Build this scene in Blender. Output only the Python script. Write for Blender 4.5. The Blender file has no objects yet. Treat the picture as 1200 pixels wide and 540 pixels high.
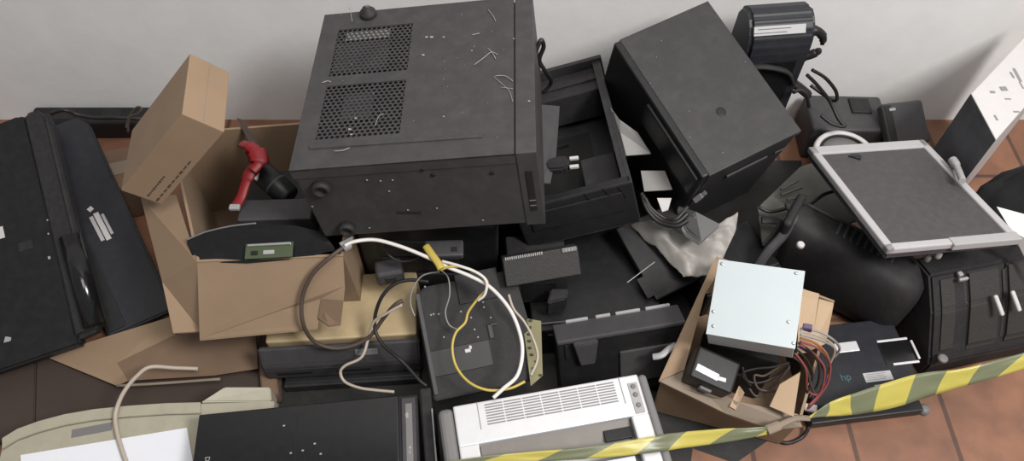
import bpy, bmesh, math, random
from mathutils import Vector, Matrix, Euler, noise
random.seed(7)
S = bpy.context.scene
COL = S.collection
R = math.radians

# ------------------------------------------------------------------ camera, light, exposure
PIT, FPX, CAMH = R(54.7), 900.0, 1.5
cam_d = bpy.data.cameras.new('camera'); cam = bpy.data.objects.new('camera', cam_d); COL.objects.link(cam)
cam_d.sensor_width = 36.0; cam_d.lens = 36.0 * FPX / 1200.0; cam_d.clip_start = 0.02
cam.location = (0, 0, CAMH); cam.rotation_euler = (R(90) - PIT, 0, 0)
S.camera = cam
S.view_settings.view_transform = 'Standard'; S.view_settings.look = 'None'
S.view_settings.gamma = 1.0; S.view_settings.use_curve_mapping = False
S.view_settings.exposure = 0.0
W = bpy.data.worlds.new('world'); S.world = W; W.use_nodes = True
W.node_tree.nodes['Background'].inputs[0].default_value = (0.95, 0.97, 1.0, 1)
W.node_tree.nodes['Background'].inputs[1].default_value = 0.27
def area(name, loc, aim, size, power, col):
    d = bpy.data.lights.new(name, 'AREA'); d.shape = 'SQUARE'; d.size = size; d.energy = power; d.color = col
    o = bpy.data.objects.new(name, d); COL.objects.link(o); o.location = loc
    o.rotation_euler = (Vector(aim) - Vector(loc)).to_track_quat('-Z', 'Y').to_euler(); return o
area('window_light', (1.6, -0.30, 2.85), (0.1, 1.1, 0.3), 0.8, 98, (1.0, 0.98, 0.95))
area('ceiling_light', (0.25, 0.25, 3.2), (0.0, 0.9, 0.2), 1.2, 36, (1.0, 0.97, 0.92))

# ------------------------------------------------------------------ geometry of the view: points measured on the photograph
FW = Vector((0, math.cos(PIT), -math.sin(PIT))); UPV = Vector((0, math.sin(PIT), math.cos(PIT)))
CO = Vector((0, 0, CAMH))
def ray(px, py): return Vector(((px - 600) / FPX, 0, 0)) - UPV * ((py - 270) / FPX) + FW
def at(px, py, z):
    r = ray(px, py); return CO + r * ((z - CAMH) / r.z)
def on(M, px, py, z=0.0):
    """local point of frame M on its plane z"""
    I = M.inverted(); o = I @ CO; d = (I.to_3x3() @ ray(px, py))
    return o + d * ((z - o.z) / d.z)
def on_axis(M, px, py, ax, v):
    I = M.inverted(); o = I @ CO; d = (I.to_3x3() @ ray(px, py))
    return o + d * ((v - o[ax]) / d[ax])
def frame3(p0, p1, p2):
    """origin p0, x towards p1, y towards p2 side"""
    x = (p1 - p0).normalized(); z = x.cross(p2 - p0).normalized(); y = z.cross(x)
    M = Matrix((x, y, z)).transposed().to_4x4(); M.translation = p0
    return M, (p1 - p0).length, (p2 - p0).dot(y)
def pose(loc, eul): return Matrix.Translation(loc) @ Euler([R(a) for a in eul]).to_matrix().to_4x4()
def rz(x, y, z, a): return pose((x, y, z), (0, 0, a))

# ------------------------------------------------------------------ materials
MATS = {}
def mat(name, col, rough=0.5, metal=0.0, dust=0.0, dcol=(0.28, 0.26, 0.24), scale=60.0, bump=0.0, bscale=300.0, var=0.0, spec=0.5):
    m = bpy.data.materials.new(name); m.use_nodes = True; nt = m.node_tree; b = nt.nodes['Principled BSDF']
    b.inputs['Roughness'].default_value = rough; b.inputs['Metallic'].default_value = metal
    b.inputs['Specular IOR Level'].default_value = spec
    b.inputs['Base Color'].default_value = (*col, 1)
    tc = nt.nodes.new('ShaderNodeTexCoord')
    last = None
    if var > 0:
        n = nt.nodes.new('ShaderNodeTexNoise'); n.inputs['Scale'].default_value = 9; n.inputs['Detail'].default_value = 5
        nt.links.new(tc.outputs['Object'], n.inputs['Vector'])
        mx = nt.nodes.new('ShaderNodeMix'); mx.data_type = 'RGBA'
        mx.inputs['A'].default_value = (*[c * (1 - var) for c in col], 1); mx.inputs['B'].default_value = (*[min(1, c * (1 + var)) for c in col], 1)
        nt.links.new(n.outputs['Fac'], mx.inputs['Factor']); last = mx.outputs['Result']
    if dust > 0:
        n = nt.nodes.new('ShaderNodeTexNoise'); n.inputs['Scale'].default_value = scale; n.inputs['Detail'].default_value = 6
        n.inputs['Roughness'].default_value = 0.7
        nt.links.new(tc.outputs['Object'], n.inputs['Vector'])
        rp = nt.nodes.new('ShaderNodeValToRGB'); rp.color_ramp.elements[0].position = 0.42; rp.color_ramp.elements[1].position = 0.82
        rp.color_ramp.elements[1].color = (dust, dust, dust, 1); nt.links.new(n.outputs['Fac'], rp.inputs['Fac'])
        mx = nt.nodes.new('ShaderNodeMix'); mx.data_type = 'RGBA'
        mx.inputs['A'].default_value = (*col, 1); mx.inputs['B'].default_value = (*dcol, 1)
        if last: nt.links.new(last, mx.inputs['A'])
        nt.links.new(rp.outputs['Color'], mx.inputs['Factor']); last = mx.outputs['Result']
    if last: nt.links.new(last, b.inputs['Base Color'])
    if bump > 0:
        n = nt.nodes.new('ShaderNodeTexNoise'); n.inputs['Scale'].default_value = bscale; n.inputs['Detail'].default_value = 3
        nt.links.new(tc.outputs['Object'], n.inputs['Vector'])
        bp = nt.nodes.new('ShaderNodeBump'); bp.inputs['Strength'].default_value = bump; bp.inputs['Distance'].default_value = 0.002
        nt.links.new(n.outputs['Fac'], bp.inputs['Height']); nt.links.new(bp.outputs['Normal'], b.inputs['Normal'])
    MATS[name] = m; return m
m_case = mat('charcoal painted steel', (0.042, 0.039, 0.042), 0.50, dust=0.10, scale=26, bump=0.1, spec=0.32)
m_case2 = mat('black painted steel', (0.024, 0.023, 0.025), 0.48, dust=0.06, scale=35, bump=0.1, spec=0.32)
m_black = mat('black plastic', (0.012, 0.012, 0.013), 0.42, dust=0.035, scale=45, spec=0.32)
m_matte = mat('matte black plastic', (0.018, 0.017, 0.018), 0.65, dust=0.05, scale=60, bump=0.2, spec=0.32)
m_gloss = mat('glossy black plastic', (0.008, 0.008, 0.009), 0.16, dust=0.02, scale=60)
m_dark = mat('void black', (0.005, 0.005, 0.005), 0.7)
m_dgrey = mat('dark grey plastic', (0.050, 0.048, 0.051), 0.5, dust=0.07, scale=45, spec=0.32)
m_mgrey = mat('mid grey plastic', (0.16, 0.155, 0.155), 0.5, dust=0.12, scale=40)
m_bluek = mat('blue black plastic', (0.017, 0.018, 0.023), 0.42, dust=0.04, scale=50, spec=0.32)
m_textg = mat('textured charcoal plastic', (0.032, 0.030, 0.029), 0.6, dust=0.05, scale=160, bump=0.4, spec=0.32)
m_plate = mat('dusty pale metal', (0.22, 0.21, 0.205), 0.5, dust=0.2, scale=40)
m_towr = mat('dark charcoal paint', (0.033, 0.032, 0.033), 0.48, dust=0.07, scale=30, bump=0.1, spec=0.35)
m_inner = mat('brownish grey plastic', (0.15, 0.135, 0.12), 0.5, dust=0.2, scale=40)
m_rub = mat('rubber', (0.018, 0.017, 0.017), 0.7)
m_card = mat('corrugated cardboard', (0.27, 0.185, 0.118), 0.85, var=0.16, bump=0.15, bscale=90)
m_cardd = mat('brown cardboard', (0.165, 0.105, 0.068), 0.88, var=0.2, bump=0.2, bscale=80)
m_cardl = mat('pale cardboard', (0.42, 0.30, 0.195), 0.85, var=0.12, bump=0.12, bscale=90)
m_edge = mat('cardboard edge', (0.24, 0.19, 0.145), 0.9, var=0.25)
m_ink = mat('brown ink', (0.07, 0.045, 0.03), 0.8)
m_beige = mat('beige plastic', (0.37, 0.345, 0.265), 0.5, dust=0.35, dcol=(0.2, 0.18, 0.15), scale=25)
m_cream = mat('cream plastic', (0.47, 0.36, 0.21), 0.55, dust=0.3, dcol=(0.24, 0.19, 0.12), scale=25)
m_white = mat('white paper', (0.72, 0.73, 0.78), 0.7, var=0.04)
m_wplas = mat('white plastic', (0.54, 0.52, 0.52), 0.5, dust=0.2, dcol=(0.35, 0.33, 0.3), scale=30)
m_silv = mat('silver plastic', (0.66, 0.66, 0.68), 0.34, metal=0.25, dust=0.2, dcol=(0.4, 0.38, 0.36), scale=40)
m_lgrey = mat('light grey plastic', (0.33, 0.325, 0.33), 0.45, dust=0.25, scale=40)
m_zinc = mat('galvanised steel', (0.46, 0.505, 0.525), 0.5, metal=0.15, var=0.06)
m_steel = mat('bare steel', (0.55, 0.55, 0.55), 0.3, metal=0.9)
m_screen = mat('matte lcd screen', (0.050, 0.046, 0.048), 0.55, dust=0.10, scale=70, bump=0.3, bscale=500)
m_frame = mat('silver monitor frame', (0.42, 0.41, 0.42), 0.45, metal=0.1, dust=0.25, scale=40)
m_red = mat('red sheath', (0.23, 0.012, 0.016), 0.45, var=0.25)
m_green = mat('green circuit board', (0.055, 0.075, 0.035), 0.5, var=0.3)
m_olive = mat('olive circuit board', (0.20, 0.18, 0.09), 0.6, var=0.3)
m_wwire = mat('white wire', (0.66, 0.63, 0.60), 0.5, var=0.1)
m_ywire = mat('yellow wire', (0.50, 0.38, 0.08), 0.5, var=0.2)
m_bwire = mat('black wire', (0.014, 0.012, 0.012), 0.5)
m_brwire = mat('brown wire', (0.07, 0.048, 0.038), 0.6, var=0.2)
m_pwire = mat('beige wire', (0.42, 0.36, 0.30), 0.55, var=0.1)
m_gwire = mat('grey wire', (0.26, 0.25, 0.24), 0.5)
m_owire = mat('orange wire', (0.28, 0.13, 0.05), 0.5)
m_vwire = mat('purple wire', (0.09, 0.05, 0.12), 0.5)
m_rwire = mat('dull red wire', (0.23, 0.06, 0.06), 0.5, var=0.2)
m_bag = mat('crumpled plastic sheet', (0.30, 0.28, 0.26), 0.5, var=0.3, bump=0.3, bscale=30)
m_cloth = mat('black fabric', (0.008, 0.008, 0.009), 0.9, bump=0.4, bscale=200)
m_teal = mat('teal print', (0.04, 0.10, 0.13), 0.5)
m_label = mat('grey label', (0.40, 0.40, 0.41), 0.6, var=0.2)
m_print = mat('grey print', (0.22, 0.21, 0.22), 0.7)
m_photo = mat('dark printed carton', (0.075, 0.075, 0.085), 0.5, dust=0.9, dcol=(0.012, 0.012, 0.014), scale=16)
m_tray = mat('greenish grey plastic', (0.11, 0.107, 0.095), 0.6, dust=0.5, dcol=(0.05, 0.05, 0.045), scale=30)
m_lint = mat('pale lint', (0.30, 0.29, 0.28), 0.8)

def wall_material():
    m = mat('white plaster', (0.77, 0.76, 0.755), 0.8, var=0.05, dust=0.18, dcol=(0.5, 0.48, 0.46), scale=12, bump=0.25, bscale=40)
    return m
def floor_material():
    m = bpy.data.materials.new('red brown floor tiles'); m.use_nodes = True; nt = m.node_tree; b = nt.nodes['Principled BSDF']
    tc = nt.nodes.new('ShaderNodeTexCoord'); mp = nt.nodes.new('ShaderNodeMapping')
    mp.inputs['Location'].default_value = (-0.068, 0.0, 0)
    nt.links.new(tc.outputs['Object'], mp.inputs['Vector'])
    br = nt.nodes.new('ShaderNodeTexBrick'); br.offset = 0.0; br.squash = 1.0
    br.inputs['Scale'].default_value = 1.0; br.inputs['Brick Width'].default_value = 0.205; br.inputs['Row Height'].default_value = 0.41
    br.inputs['Mortar Size'].default_value = 0.006; br.inputs['Mortar Smooth'].default_value = 0.4
    br.inputs['Color1'].default_value = (0.26, 0.125, 0.075, 1); br.inputs['Color2'].default_value = (0.225, 0.108, 0.066, 1)
    br.inputs['Mortar'].default_value = (0.10, 0.05, 0.035, 1)
    nt.links.new(mp.outputs['Vector'], br.inputs['Vector'])
    n = nt.nodes.new('ShaderNodeTexNoise'); n.inputs['Scale'].default_value = 14; n.inputs['Detail'].default_value = 8
    nt.links.new(tc.outputs['Object'], n.inputs['Vector'])
    rp = nt.nodes.new('ShaderNodeValToRGB'); rp.color_ramp.elements[0].position = 0.3; rp.color_ramp.elements[0].color = (0.62, 0.6, 0.6, 1)
    rp.color_ramp.elements[1].position = 0.75; rp.color_ramp.elements[1].color = (1.1, 1.05, 1.0, 1)
    nt.links.new(n.outputs['Fac'], rp.inputs['Fac'])
    mx = nt.nodes.new('ShaderNodeMix'); mx.data_type = 'RGBA'; mx.blend_type = 'MULTIPLY'; mx.inputs['Factor'].default_value = 1
    nt.links.new(br.outputs['Color'], mx.inputs['A']); nt.links.new(rp.outputs['Color'], mx.inputs['B'])
    nt.links.new(mx.outputs['Result'], b.inputs['Base Color']); b.inputs['Roughness'].default_value = 0.5
    return m
def tape_material():
    m = bpy.data.materials.new('striped warning film'); m.use_nodes = True; nt = m.node_tree; b = nt.nodes['Principled BSDF']
    uv = nt.nodes.new('ShaderNodeUVMap'); sp = nt.nodes.new('ShaderNodeSeparateXYZ'); nt.links.new(uv.outputs['UV'], sp.inputs[0])
    k = nt.nodes.new('ShaderNodeMath'); k.operation = 'MULTIPLY_ADD'; k.inputs[1].default_value = 0.28
    nt.links.new(sp.outputs['Y'], k.inputs[0]); nt.links.new(sp.outputs['X'], k.inputs[2])
    fr = nt.nodes.new('ShaderNodeMath'); fr.operation = 'FRACT'; nt.links.new(k.outputs[0], fr.inputs[0])
    gt = nt.nodes.new('ShaderNodeMath'); gt.operation = 'GREATER_THAN'; gt.inputs[1].default_value = 0.53; nt.links.new(fr.outputs[0], gt.inputs[0])
    mx = nt.nodes.new('ShaderNodeMix'); mx.data_type = 'RGBA'
    mx.inputs['A'].default_value = (0.42, 0.36, 0.075, 1); mx.inputs['B'].default_value = (0.14, 0.15, 0.085, 1)
    nt.links.new(gt.outputs[0], mx.inputs['Factor']); nt.links.new(mx.outputs['Result'], b.inputs['Base Color'])
    b.inputs['Roughness'].default_value = 0.35
    return m

# ------------------------------------------------------------------ mesh helpers
def add(bm, src):
    me = bpy.data.meshes.new('tmp'); src.to_mesh(me); src.free(); bm.from_mesh(me); bpy.data.meshes.remove(me)
def box(bm, c, s, bevel=0.0, seg=2, M=None):
    t = bmesh.new(); bmesh.ops.create_cube(t, size=1.0)
    for v in t.verts: v.co = Vector((v.co.x * s[0], v.co.y * s[1], v.co.z * s[2]))
    if bevel > 0: bmesh.ops.bevel(t, geom=t.edges[:], offset=min(bevel, min(s) * 0.45), segments=seg, affect='EDGES', profile=0.5)
    X = Matrix.Translation(c)
    if M is not None: X = X @ M
    bmesh.ops.transform(t, matrix=X, verts=t.verts[:]); add(bm, t)
def prism(bm, poly, z0, z1, bevel=0.0, seg=2, M=None):
    t = bmesh.new()
    lo = [t.verts.new((p[0], p[1], z0)) for p in poly]; hi = [t.verts.new((p[0], p[1], z1)) for p in poly]
    n = len(poly)
    t.faces.new(lo[::-1]); t.faces.new(hi)
    for i in range(n): t.faces.new((lo[i], lo[(i + 1) % n], hi[(i + 1) % n], hi[i]))
    bmesh.ops.recalc_face_normals(t, faces=t.faces[:])
    if bevel > 0: bmesh.ops.bevel(t, geom=[e for e in t.edges], offset=bevel, segments=seg, affect='EDGES')
    if M is not None: bmesh.ops.transform(t, matrix=M, verts=t.verts[:])
    add(bm, t)
def hexa(bm, lo, hi, bevel=0.0):
    """prism between two polygons of 3-D points"""
    t = bmesh.new(); a = [t.verts.new(p) for p in lo]; b = [t.verts.new(p) for p in hi]; n = len(a)
    t.faces.new(a[::-1]); t.faces.new(b)
    for i in range(n): t.faces.new((a[i], a[(i + 1) % n], b[(i + 1) % n], b[i]))
    bmesh.ops.recalc_face_normals(t, faces=t.faces[:])
    if bevel > 0: bmesh.ops.bevel(t, geom=t.edges[:], offset=bevel, segments=2, affect='EDGES')
    add(bm, t)
def plate(bm, pts, th=0.003, bevel=0.0):
    """sheet through 3-D polygon pts, given thickness downwards along its normal"""
    n = (pts[1] - pts[0]).cross(pts[2] - pts[0]).normalized()
    if n.z < 0: n = -n
    hexa(bm, [p - n * th for p in pts], list(pts), bevel)
def spline(pts, k=8, closed=False):
    pts = [Vector(p) for p in pts]; n = len(pts); out = []
    for i in range(n if closed else n - 1):
        if closed: p0, p1, p2, p3 = pts[i - 1], pts[i], pts[(i + 1) % n], pts[(i + 2) % n]
        else: p0, p1, p2, p3 = pts[max(i - 1, 0)], pts[i], pts[i + 1], pts[min(i + 2, n - 1)]
        for j in range(k):
            t = j / k
            out.append(0.5 * ((2 * p1) + (p2 - p0) * t + (2 * p0 - 5 * p1 + 4 * p2 - p3) * t * t + (3 * p1 - p0 - 3 * p2 + p3) * t ** 3))
    if not closed: out.append(pts[-1])
    return out
def tube(bm, pts, r, seg=8, k=8, closed=False, smooth=True, flat=1.0):
    P = spline(pts, k, closed) if k > 1 else [Vector(p) for p in pts]
    n = len(P); rings = []
    up = Vector((0, 0, 1)); prev = None
    for i in range(n):
        d = (P[(i + 1) % n] - P[i - 1]) if closed else (P[min(i + 1, n - 1)] - P[max(i - 1, 0)])
        d.normalize()
        if prev is None:
            a = d.orthogonal().normalized()
            if abs(d.z) < 0.95: a = d.cross(up).normalized()
        else: a = (prev - d * prev.dot(d)).normalized()
        prev = a; b = d.cross(a)
        rr = r[i] if isinstance(r, (list, tuple)) else r
        rings.append([bm.verts.new(P[i] + (a * math.cos(2 * math.pi * j / seg) + b * math.sin(2 * math.pi * j / seg) * flat) * rr) for j in range(seg)])
    for i in range(n if closed else n - 1):
        A, B = rings[i], rings[(i + 1) % n]
        for j in range(seg):
            f = bm.faces.new((A[j], A[(j + 1) % seg], B[(j + 1) % seg], B[j])); f.smooth = smooth
    if not closed:
        bm.faces.new(rings[0][::-1]); bm.faces.new(rings[-1])
def lathe(bm, prof, M=None, seg=32):
    t = bmesh.new(); rings = []
    for (r, z) in prof:
        rings.append([t.verts.new((r * math.cos(2 * math.pi * j / seg), r * math.sin(2 * math.pi * j / seg), z)) for j in range(seg)])
    for a, b in zip(rings, rings[1:]):
        for j in range(seg):
            f = t.faces.new((a[j], a[(j + 1) % seg], b[(j + 1) % seg], b[j])); f.smooth = True
    t.faces.new(rings[0][::-1]); t.faces.new(rings[-1])
    bmesh.ops.recalc_face_normals(t, faces=t.faces[:])
    if M is not None: bmesh.ops.transform(t, matrix=M, verts=t.verts[:])
    add(bm, t)
def axis_m(p, d):
    """matrix whose z axis runs along d from p"""
    M = Vector(d).to_track_quat('Z', 'Y').to_matrix().to_4x4(); M.translation = p; return M
def obj(name, bm, m, parent=None, M=None, autosmooth=False):
    me = bpy.data.meshes.new(name); bmesh.ops.recalc_face_normals(bm, faces=bm.faces[:])
    bm.to_mesh(me); bm.free()
    if m: me.materials.append(m)
    o = bpy.data.objects.new(name, me); COL.objects.link(o)
    if parent: o.parent = parent
    if M is not None: o.matrix_local = M
    return o
def tag(o, label, cat, group=None, kind=None):
    o['label'] = label; o['category'] = cat
    if group: o['group'] = group
    if kind: o['kind'] = kind
    return o
def thing(name, label, cat, M, group=None):
    o = bpy.data.objects.new(name, None); o.empty_display_size = 0.05; COL.objects.link(o)
    o.matrix_world = M; o.rotation_euler = M.to_euler(); o.location = M.translation
    return tag(o, label, cat, group)
def solo(name, label, cat, bm, m, group=None):
    """one-mesh thing given in world coordinates: origin moved to its base"""
    co = [v.co for v in bm.verts]; c = Vector(((min(v.x for v in co) + max(v.x for v in co)) / 2, (min(v.y for v in co) + max(v.y for v in co)) / 2, min(v.z for v in co)))
    bmesh.ops.translate(bm, verts=bm.verts[:], vec=-c)
    o = obj(name, bm, m); o.location = c
    return tag(o, label, cat, group)
def B(c, s, bevel=0.0, seg=2, M=None):
    bm = bmesh.new(); box(bm, c, s, bevel, seg, M); return bm
def T(pts, r, **k):
    bm = bmesh.new(); tube(bm, pts, r, **k); return bm
def struct(name, bm, m):
    o = obj(name, bm, m); o['kind'] = 'structure'; return o
def text_bm(s, size, M, depth=0.0004):
    c = bpy.data.curves.new('t', 'FONT'); c.body = s; c.size = size; c.extrude = depth; c.align_x = 'CENTER'; c.align_y = 'CENTER'
    o = bpy.data.objects.new('t', c); COL.objects.link(o)
    me = bpy.data.meshes.new_from_object(o.evaluated_get(bpy.context.evaluated_depsgraph_get()))
    bpy.data.objects.remove(o); bpy.data.curves.remove(c)
    bm = bmesh.new(); bm.from_mesh(me); bpy.data.meshes.remove(me)
    bmesh.ops.transform(bm, matrix=M, verts=bm.verts[:]); return bm
def base(loc, eul, h): return pose(loc, eul) @ Matrix.Translation((0, 0, -h / 2))
def quad(*p): return [at(*q) for q in p]

# ------------------------------------------------------------------ the room
WALLY = 1.424
bm = bmesh.new(); box(bm, (0, WALLY - 1.6, -0.02), (5.0, 3.2, 0.04)); struct('floor', bm, floor_material())
bm = bmesh.new(); box(bm, (0, WALLY + 0.05, 1.35), (5.0, 0.1, 2.78)); struct('wall_back', bm, wall_material())

# ------------------------------------------------------------------ on the floor under the pile
m_gap_shade = mat('gap shade black', (0.010, 0.0095, 0.0095), 0.55, dust=0.05, scale=40, bump=0.4, bscale=25)
bm = bmesh.new(); prism(bm, [(-.48, .42), (.33, .42), (.36, .53), (.44, .50), (.60, .60), (.66, .80), (.74, 1.28), (-.48, 1.30)], .0003, .0013)  # added black layer, stands for the shade between the things
solo('plastic_or_shade_sheet', 'black sheet added on the floor as shade in the gaps under the middle of the pile', 'plastic sheet', bm, m_gap_shade)
t = thing('power_strip', 'long black power strip lying along the foot of the wall behind the keyboard', 'power strip', rz(-1.03, 1.385, 0, 0))
obj('strip_body', B((0, 0, .03), (.42, .06, .06), .008, 3), m_black, t)
for x_ in (-.12, 0.0, .12): obj('socket', B((x_, 0, .0605), (.05, .036, .002), .001), m_matte, t)

# ------------------------------------------------------------------ the big computer case
CW, CD, CH = 0.408, 0.403, 0.191
MC = base((-0.153, 1.008, 0.451), (-1.4, -6.4, 0.1), CH)
t = thing('computer_case', 'large charcoal tower computer case lying on its side with perforated vent panel uppermost', 'computer case', MC)
bm = bmesh.new()
box(bm, (-0.014, 0, CH / 2 - 0.003), (CW - 0.032, CD - 0.004, CH - 0.012), 0.003)
obj('case_body', bm, m_case, t)
pt = 0.004
# panel with two windows for the perforated grilles
def lc(px, py): return on(MC, px, py, CH)
v1 = [lc(392, 33), lc(483, 86)]; v2 = [lc(376, 97), lc(470, 158)]
w1 = (lc(393, 60).x, lc(480, 60).x, lc(430, 86).y, lc(430, 32).y)
w2 = (lc(377, 128).x, lc(471, 128).x, lc(420, 160).y, lc(420, 98).y)
x0, x1 = -CW / 2, CW / 2 - 0.036
y0, y1 = -CD / 2, CD / 2
vx0, vx1 = min(w1[0], w2[0]), max(w1[1], w2[1])
bm = bmesh.new()
def strip(a, b, c, d):
    box(bm, ((a + b) / 2, (c + d) / 2, CH - pt / 2), (b - a, d - c, pt))
strip(x0, vx0, y0, y1); strip(vx1, x1, y0, y1)
strip(vx0, vx1, y0, w2[2]); strip(vx0, vx1, w2[3], w1[2]); strip(vx0, vx1, w1[3], y1)
box(bm, ((x0 + x1) / 2, y0 + 0.0015, CH - 0.012), (x1 - x0, 0.003, 0.022))
p0, p1 = lc(362, 173), lc(566, 159)
box(bm, ((p0.x + p1.x) / 2, (p0.y + p1.y) / 2, CH), ((p1 - p0).length, 0.010, 0.006), 0.0025, 2, Matrix.Rotation(math.atan2(p1.y - p0.y, p1.x - p0.x), 4, 'Z'))
obj('side_panel', bm, m_case, t)
def grille(xa, xb, ya, yb):
    bm = bmesh.new(); p = 0.0092; rr = p / math.sqrt(3); z = CH - 0.001
    ny = int((yb - ya) / (p * 0.866)); nx = int((xb - xa) / p)
    sx = (xb - xa) / (nx + 0.5); sy = (yb - ya) / ny
    for j in range(ny):
        for i in range(nx + 1):
            cx = xa + (i + (0.5 if j % 2 else 0.0)) * sx; cy = ya + (j + 0.5) * sy
            A = []; Bv = []
            for k in range(6):
                a = R(60 * k + 30)
                ox = min(max(cx + rr * 1.03 * math.cos(a), xa), xb); oy = cy + rr * 1.03 * math.sin(a)
                ix = min(max(cx + rr * 0.70 * math.cos(a), xa), xb); iy = cy + rr * 0.70 * math.sin(a)
                A.append(bm.verts.new((ox, oy, z))); Bv.append(bm.verts.new((ix, iy, z)))
            for k in range(6):
                k2 = (k + 1) % 6
                if (A[k].co - A[k2].co).length > 1e-6: bm.faces.new((A[k], A[k2], Bv[k2], Bv[k]))
    return bm
obj('vent_grille', grille(vx0, vx1, w1[2], w1[3]), m_case, t)
obj('vent_grille', grille(vx0, vx1, w2[2], w2[3]), m_case, t)
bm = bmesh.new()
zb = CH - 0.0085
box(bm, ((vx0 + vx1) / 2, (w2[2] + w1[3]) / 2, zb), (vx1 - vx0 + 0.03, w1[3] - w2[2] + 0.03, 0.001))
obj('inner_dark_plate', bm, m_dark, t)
bm = bmesh.new()
for (a, b, c, d) in ((0.02, 0.72, 0.10, 0.85),):
    xa, xb = vx0 + (vx1 - vx0) * a, vx0 + (vx1 - vx0) * b
    box(bm, ((xa + xb) / 2, (w1[2] + w1[3]) / 2 - 0.012, CH - 0.0045), (xb - xa, (w1[3] - w1[2]) * 0.62, 0.004))
obj('fan_duct', bm, m_case2, t); bm = bmesh.new()
xa, xb = vx0 + (vx1 - vx0) * 0.25, vx0 + (vx1 - vx0) * 0.62
box(bm, ((xa + xb) / 2, (w2[2] + w2[3]) / 2 + 0.012, CH - 0.0045), (xb - xa, (w2[3] - w2[2]) * 0.5, 0.004))
obj('fan_duct', bm, m_case2, t)
bm = bmesh.new(); xa, xb = vx0 + (vx1 - vx0) * 0.12, vx0 + (vx1 - vx0) * 0.70
box(bm, ((xa + xb) / 2, w1[3] - 0.018, CH - 0.0045), (xb - xa, 0.024, 0.004)); obj('metal_bracket', bm, m_steel, t)
bm = bmesh.new()
bx = CW / 2 - 0.017
box(bm, (bx, 0, CH / 2), (0.034, CD, CH), 0.0015)
obj('front_bezel', bm, m_case, t)
sA = on_axis(MC, 615, 200, 1, -CD / 2); sB = on_axis(MC, 630, 246, 1, -CD / 2)
bm = bmesh.new(); box(bm, ((sA.x + sB.x) / 2, -CD / 2, (sA.z + sB.z) / 2), (abs(sB.x - sA.x), 0.003, abs(sA.z - sB.z)), 0.001)
obj('air_slot', bm, m_dark, t)
bm = bmesh.new()
for z in (sB.z + 0.016, sB.z + 0.030): box(bm, ((sA.x + sB.x) / 2, -CD / 2 - 0.001, z), (abs(sB.x - sA.x) * 0.9, 0.003, 0.0016))
obj('slot_rib', bm, m_steel, t)
for (px, py, r) in ((377, 219, 0.0165), (407, 266, 0.0150)):
    p = on_axis(MC, px, py, 1, -CD / 2)
    bm = bmesh.new(); Mx = axis_m(p, (0, -1, 0))
    lathe(bm, [(r, 0.0), (r, 0.009), (r * 0.86, 0.012), (r * 0.62, 0.012), (r * 0.55, 0.006), (r * 0.2, 0.006)], Mx)
    obj('rubber_foot', bm, m_rub, t)
bm = bmesh.new()
for i in range(8):
    p = on_axis(MC, 467 + i * 3.6, 249, 1, -CD / 2); box(bm, p, (0.003, 0.002, 0.0035))
for (px, py) in ((577, 203), (495, 199), (508, 205)):
    p = on_axis(MC, px, py, 1, -CD / 2); lathe(bm, [(0.004, -0.001), (0.004, 0.0006), (0.002, 0.0008)], axis_m(p, (0, -1, 0)), 12)
obj('vent_hole', bm, m_dark, t)
for (px, py) in ((430, 211), (446, 212), (460, 211), (456, 224), (512, 244), (478, 246), (433, 267), (566, 258), (366, 242)):
    p = on_axis(MC, px, py, 1, -CD / 2); obj('paint_speck', B(p, (0.003, 0.001, 0.003), 0.0004), m_lint, t)
# loose knob on top of the case and the lint strewn on it
p = MC @ lc(432, 18)
bm = bmesh.new(); lathe(bm, [(0.016, 0), (0.017, 0.004), (0.015, 0.010), (0.010, 0.012), (0.008, 0.018), (0.004, 0.019)], None)
k = thing('door_stop', 'small round black rubber stop at the far edge on top of the large case', 'rubber stop', Matrix.Translation(p) @ Euler((R(-1.4), R(-6.4), 0)).to_matrix().to_4x4())
obj('knob_cap', bm, m_rub, k)
obj('knob_screw', B((0.002, 0.0, 0.020), (0.007, 0.004, 0.006), 0.001), m_mgrey, k)
bm = bmesh.new()
def strand(pp, r=0.0006):
    r *= .75
    tube(bm, [MC @ (lc(*q) + Vector((0, 0, 0.0022))) for q in pp], r, seg=5, k=4)
strand([(556, 77), (568, 68), (576, 62), (583, 65)], .0009); strand([(572, 58), (577, 63), (581, 70)], .0009)
strand([(578, 90), (588, 99), (597, 108), (601, 120)]); strand([(580, 90), (592, 90), (601, 96)], .0009); strand([(586, 103), (601, 105)])
strand([(572, 12), (578, 20), (581, 26)], .0008); strand([(392, 178), (403, 177), (410, 174)], .0010); strand([(378, 98), (384, 96), (388, 97)], .0012)
strand([(553, 42), (562, 40)], .001); strand([(440, 148), (444, 138), (450, 134)], .0006); strand([(410, 10), (413, 26)], .0009)
for (q, w) in (((500, 44), .005), ((506, 44), .006), ((520, 44), .004), ((496, 65), .005), ((553, 60), .003), ((620, 119), .004), ((520, 137), .003), ((602, 46), .003), ((410, 152), .005), ((412, 158), .004), ((417, 139), .004)):
    box(bm, MC @ (lc(*q) + Vector((0, 0, 0.001))), (w, w * 0.6, 0.002), 0.0005)
for i in range(24):
    q = (random.uniform(385, 620), random.uniform(8, 170)); w = random.uniform(.0007, .0013)
    box(bm, MC @ (lc(*q) + Vector((0, 0, 0.0008))), (w, w, 0.001))
o = solo('lint', 'pale lint and fibre scraps scattered over the vented panel of the large case', 'lint', bm, m_lint); o['kind'] = 'stuff'

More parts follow.
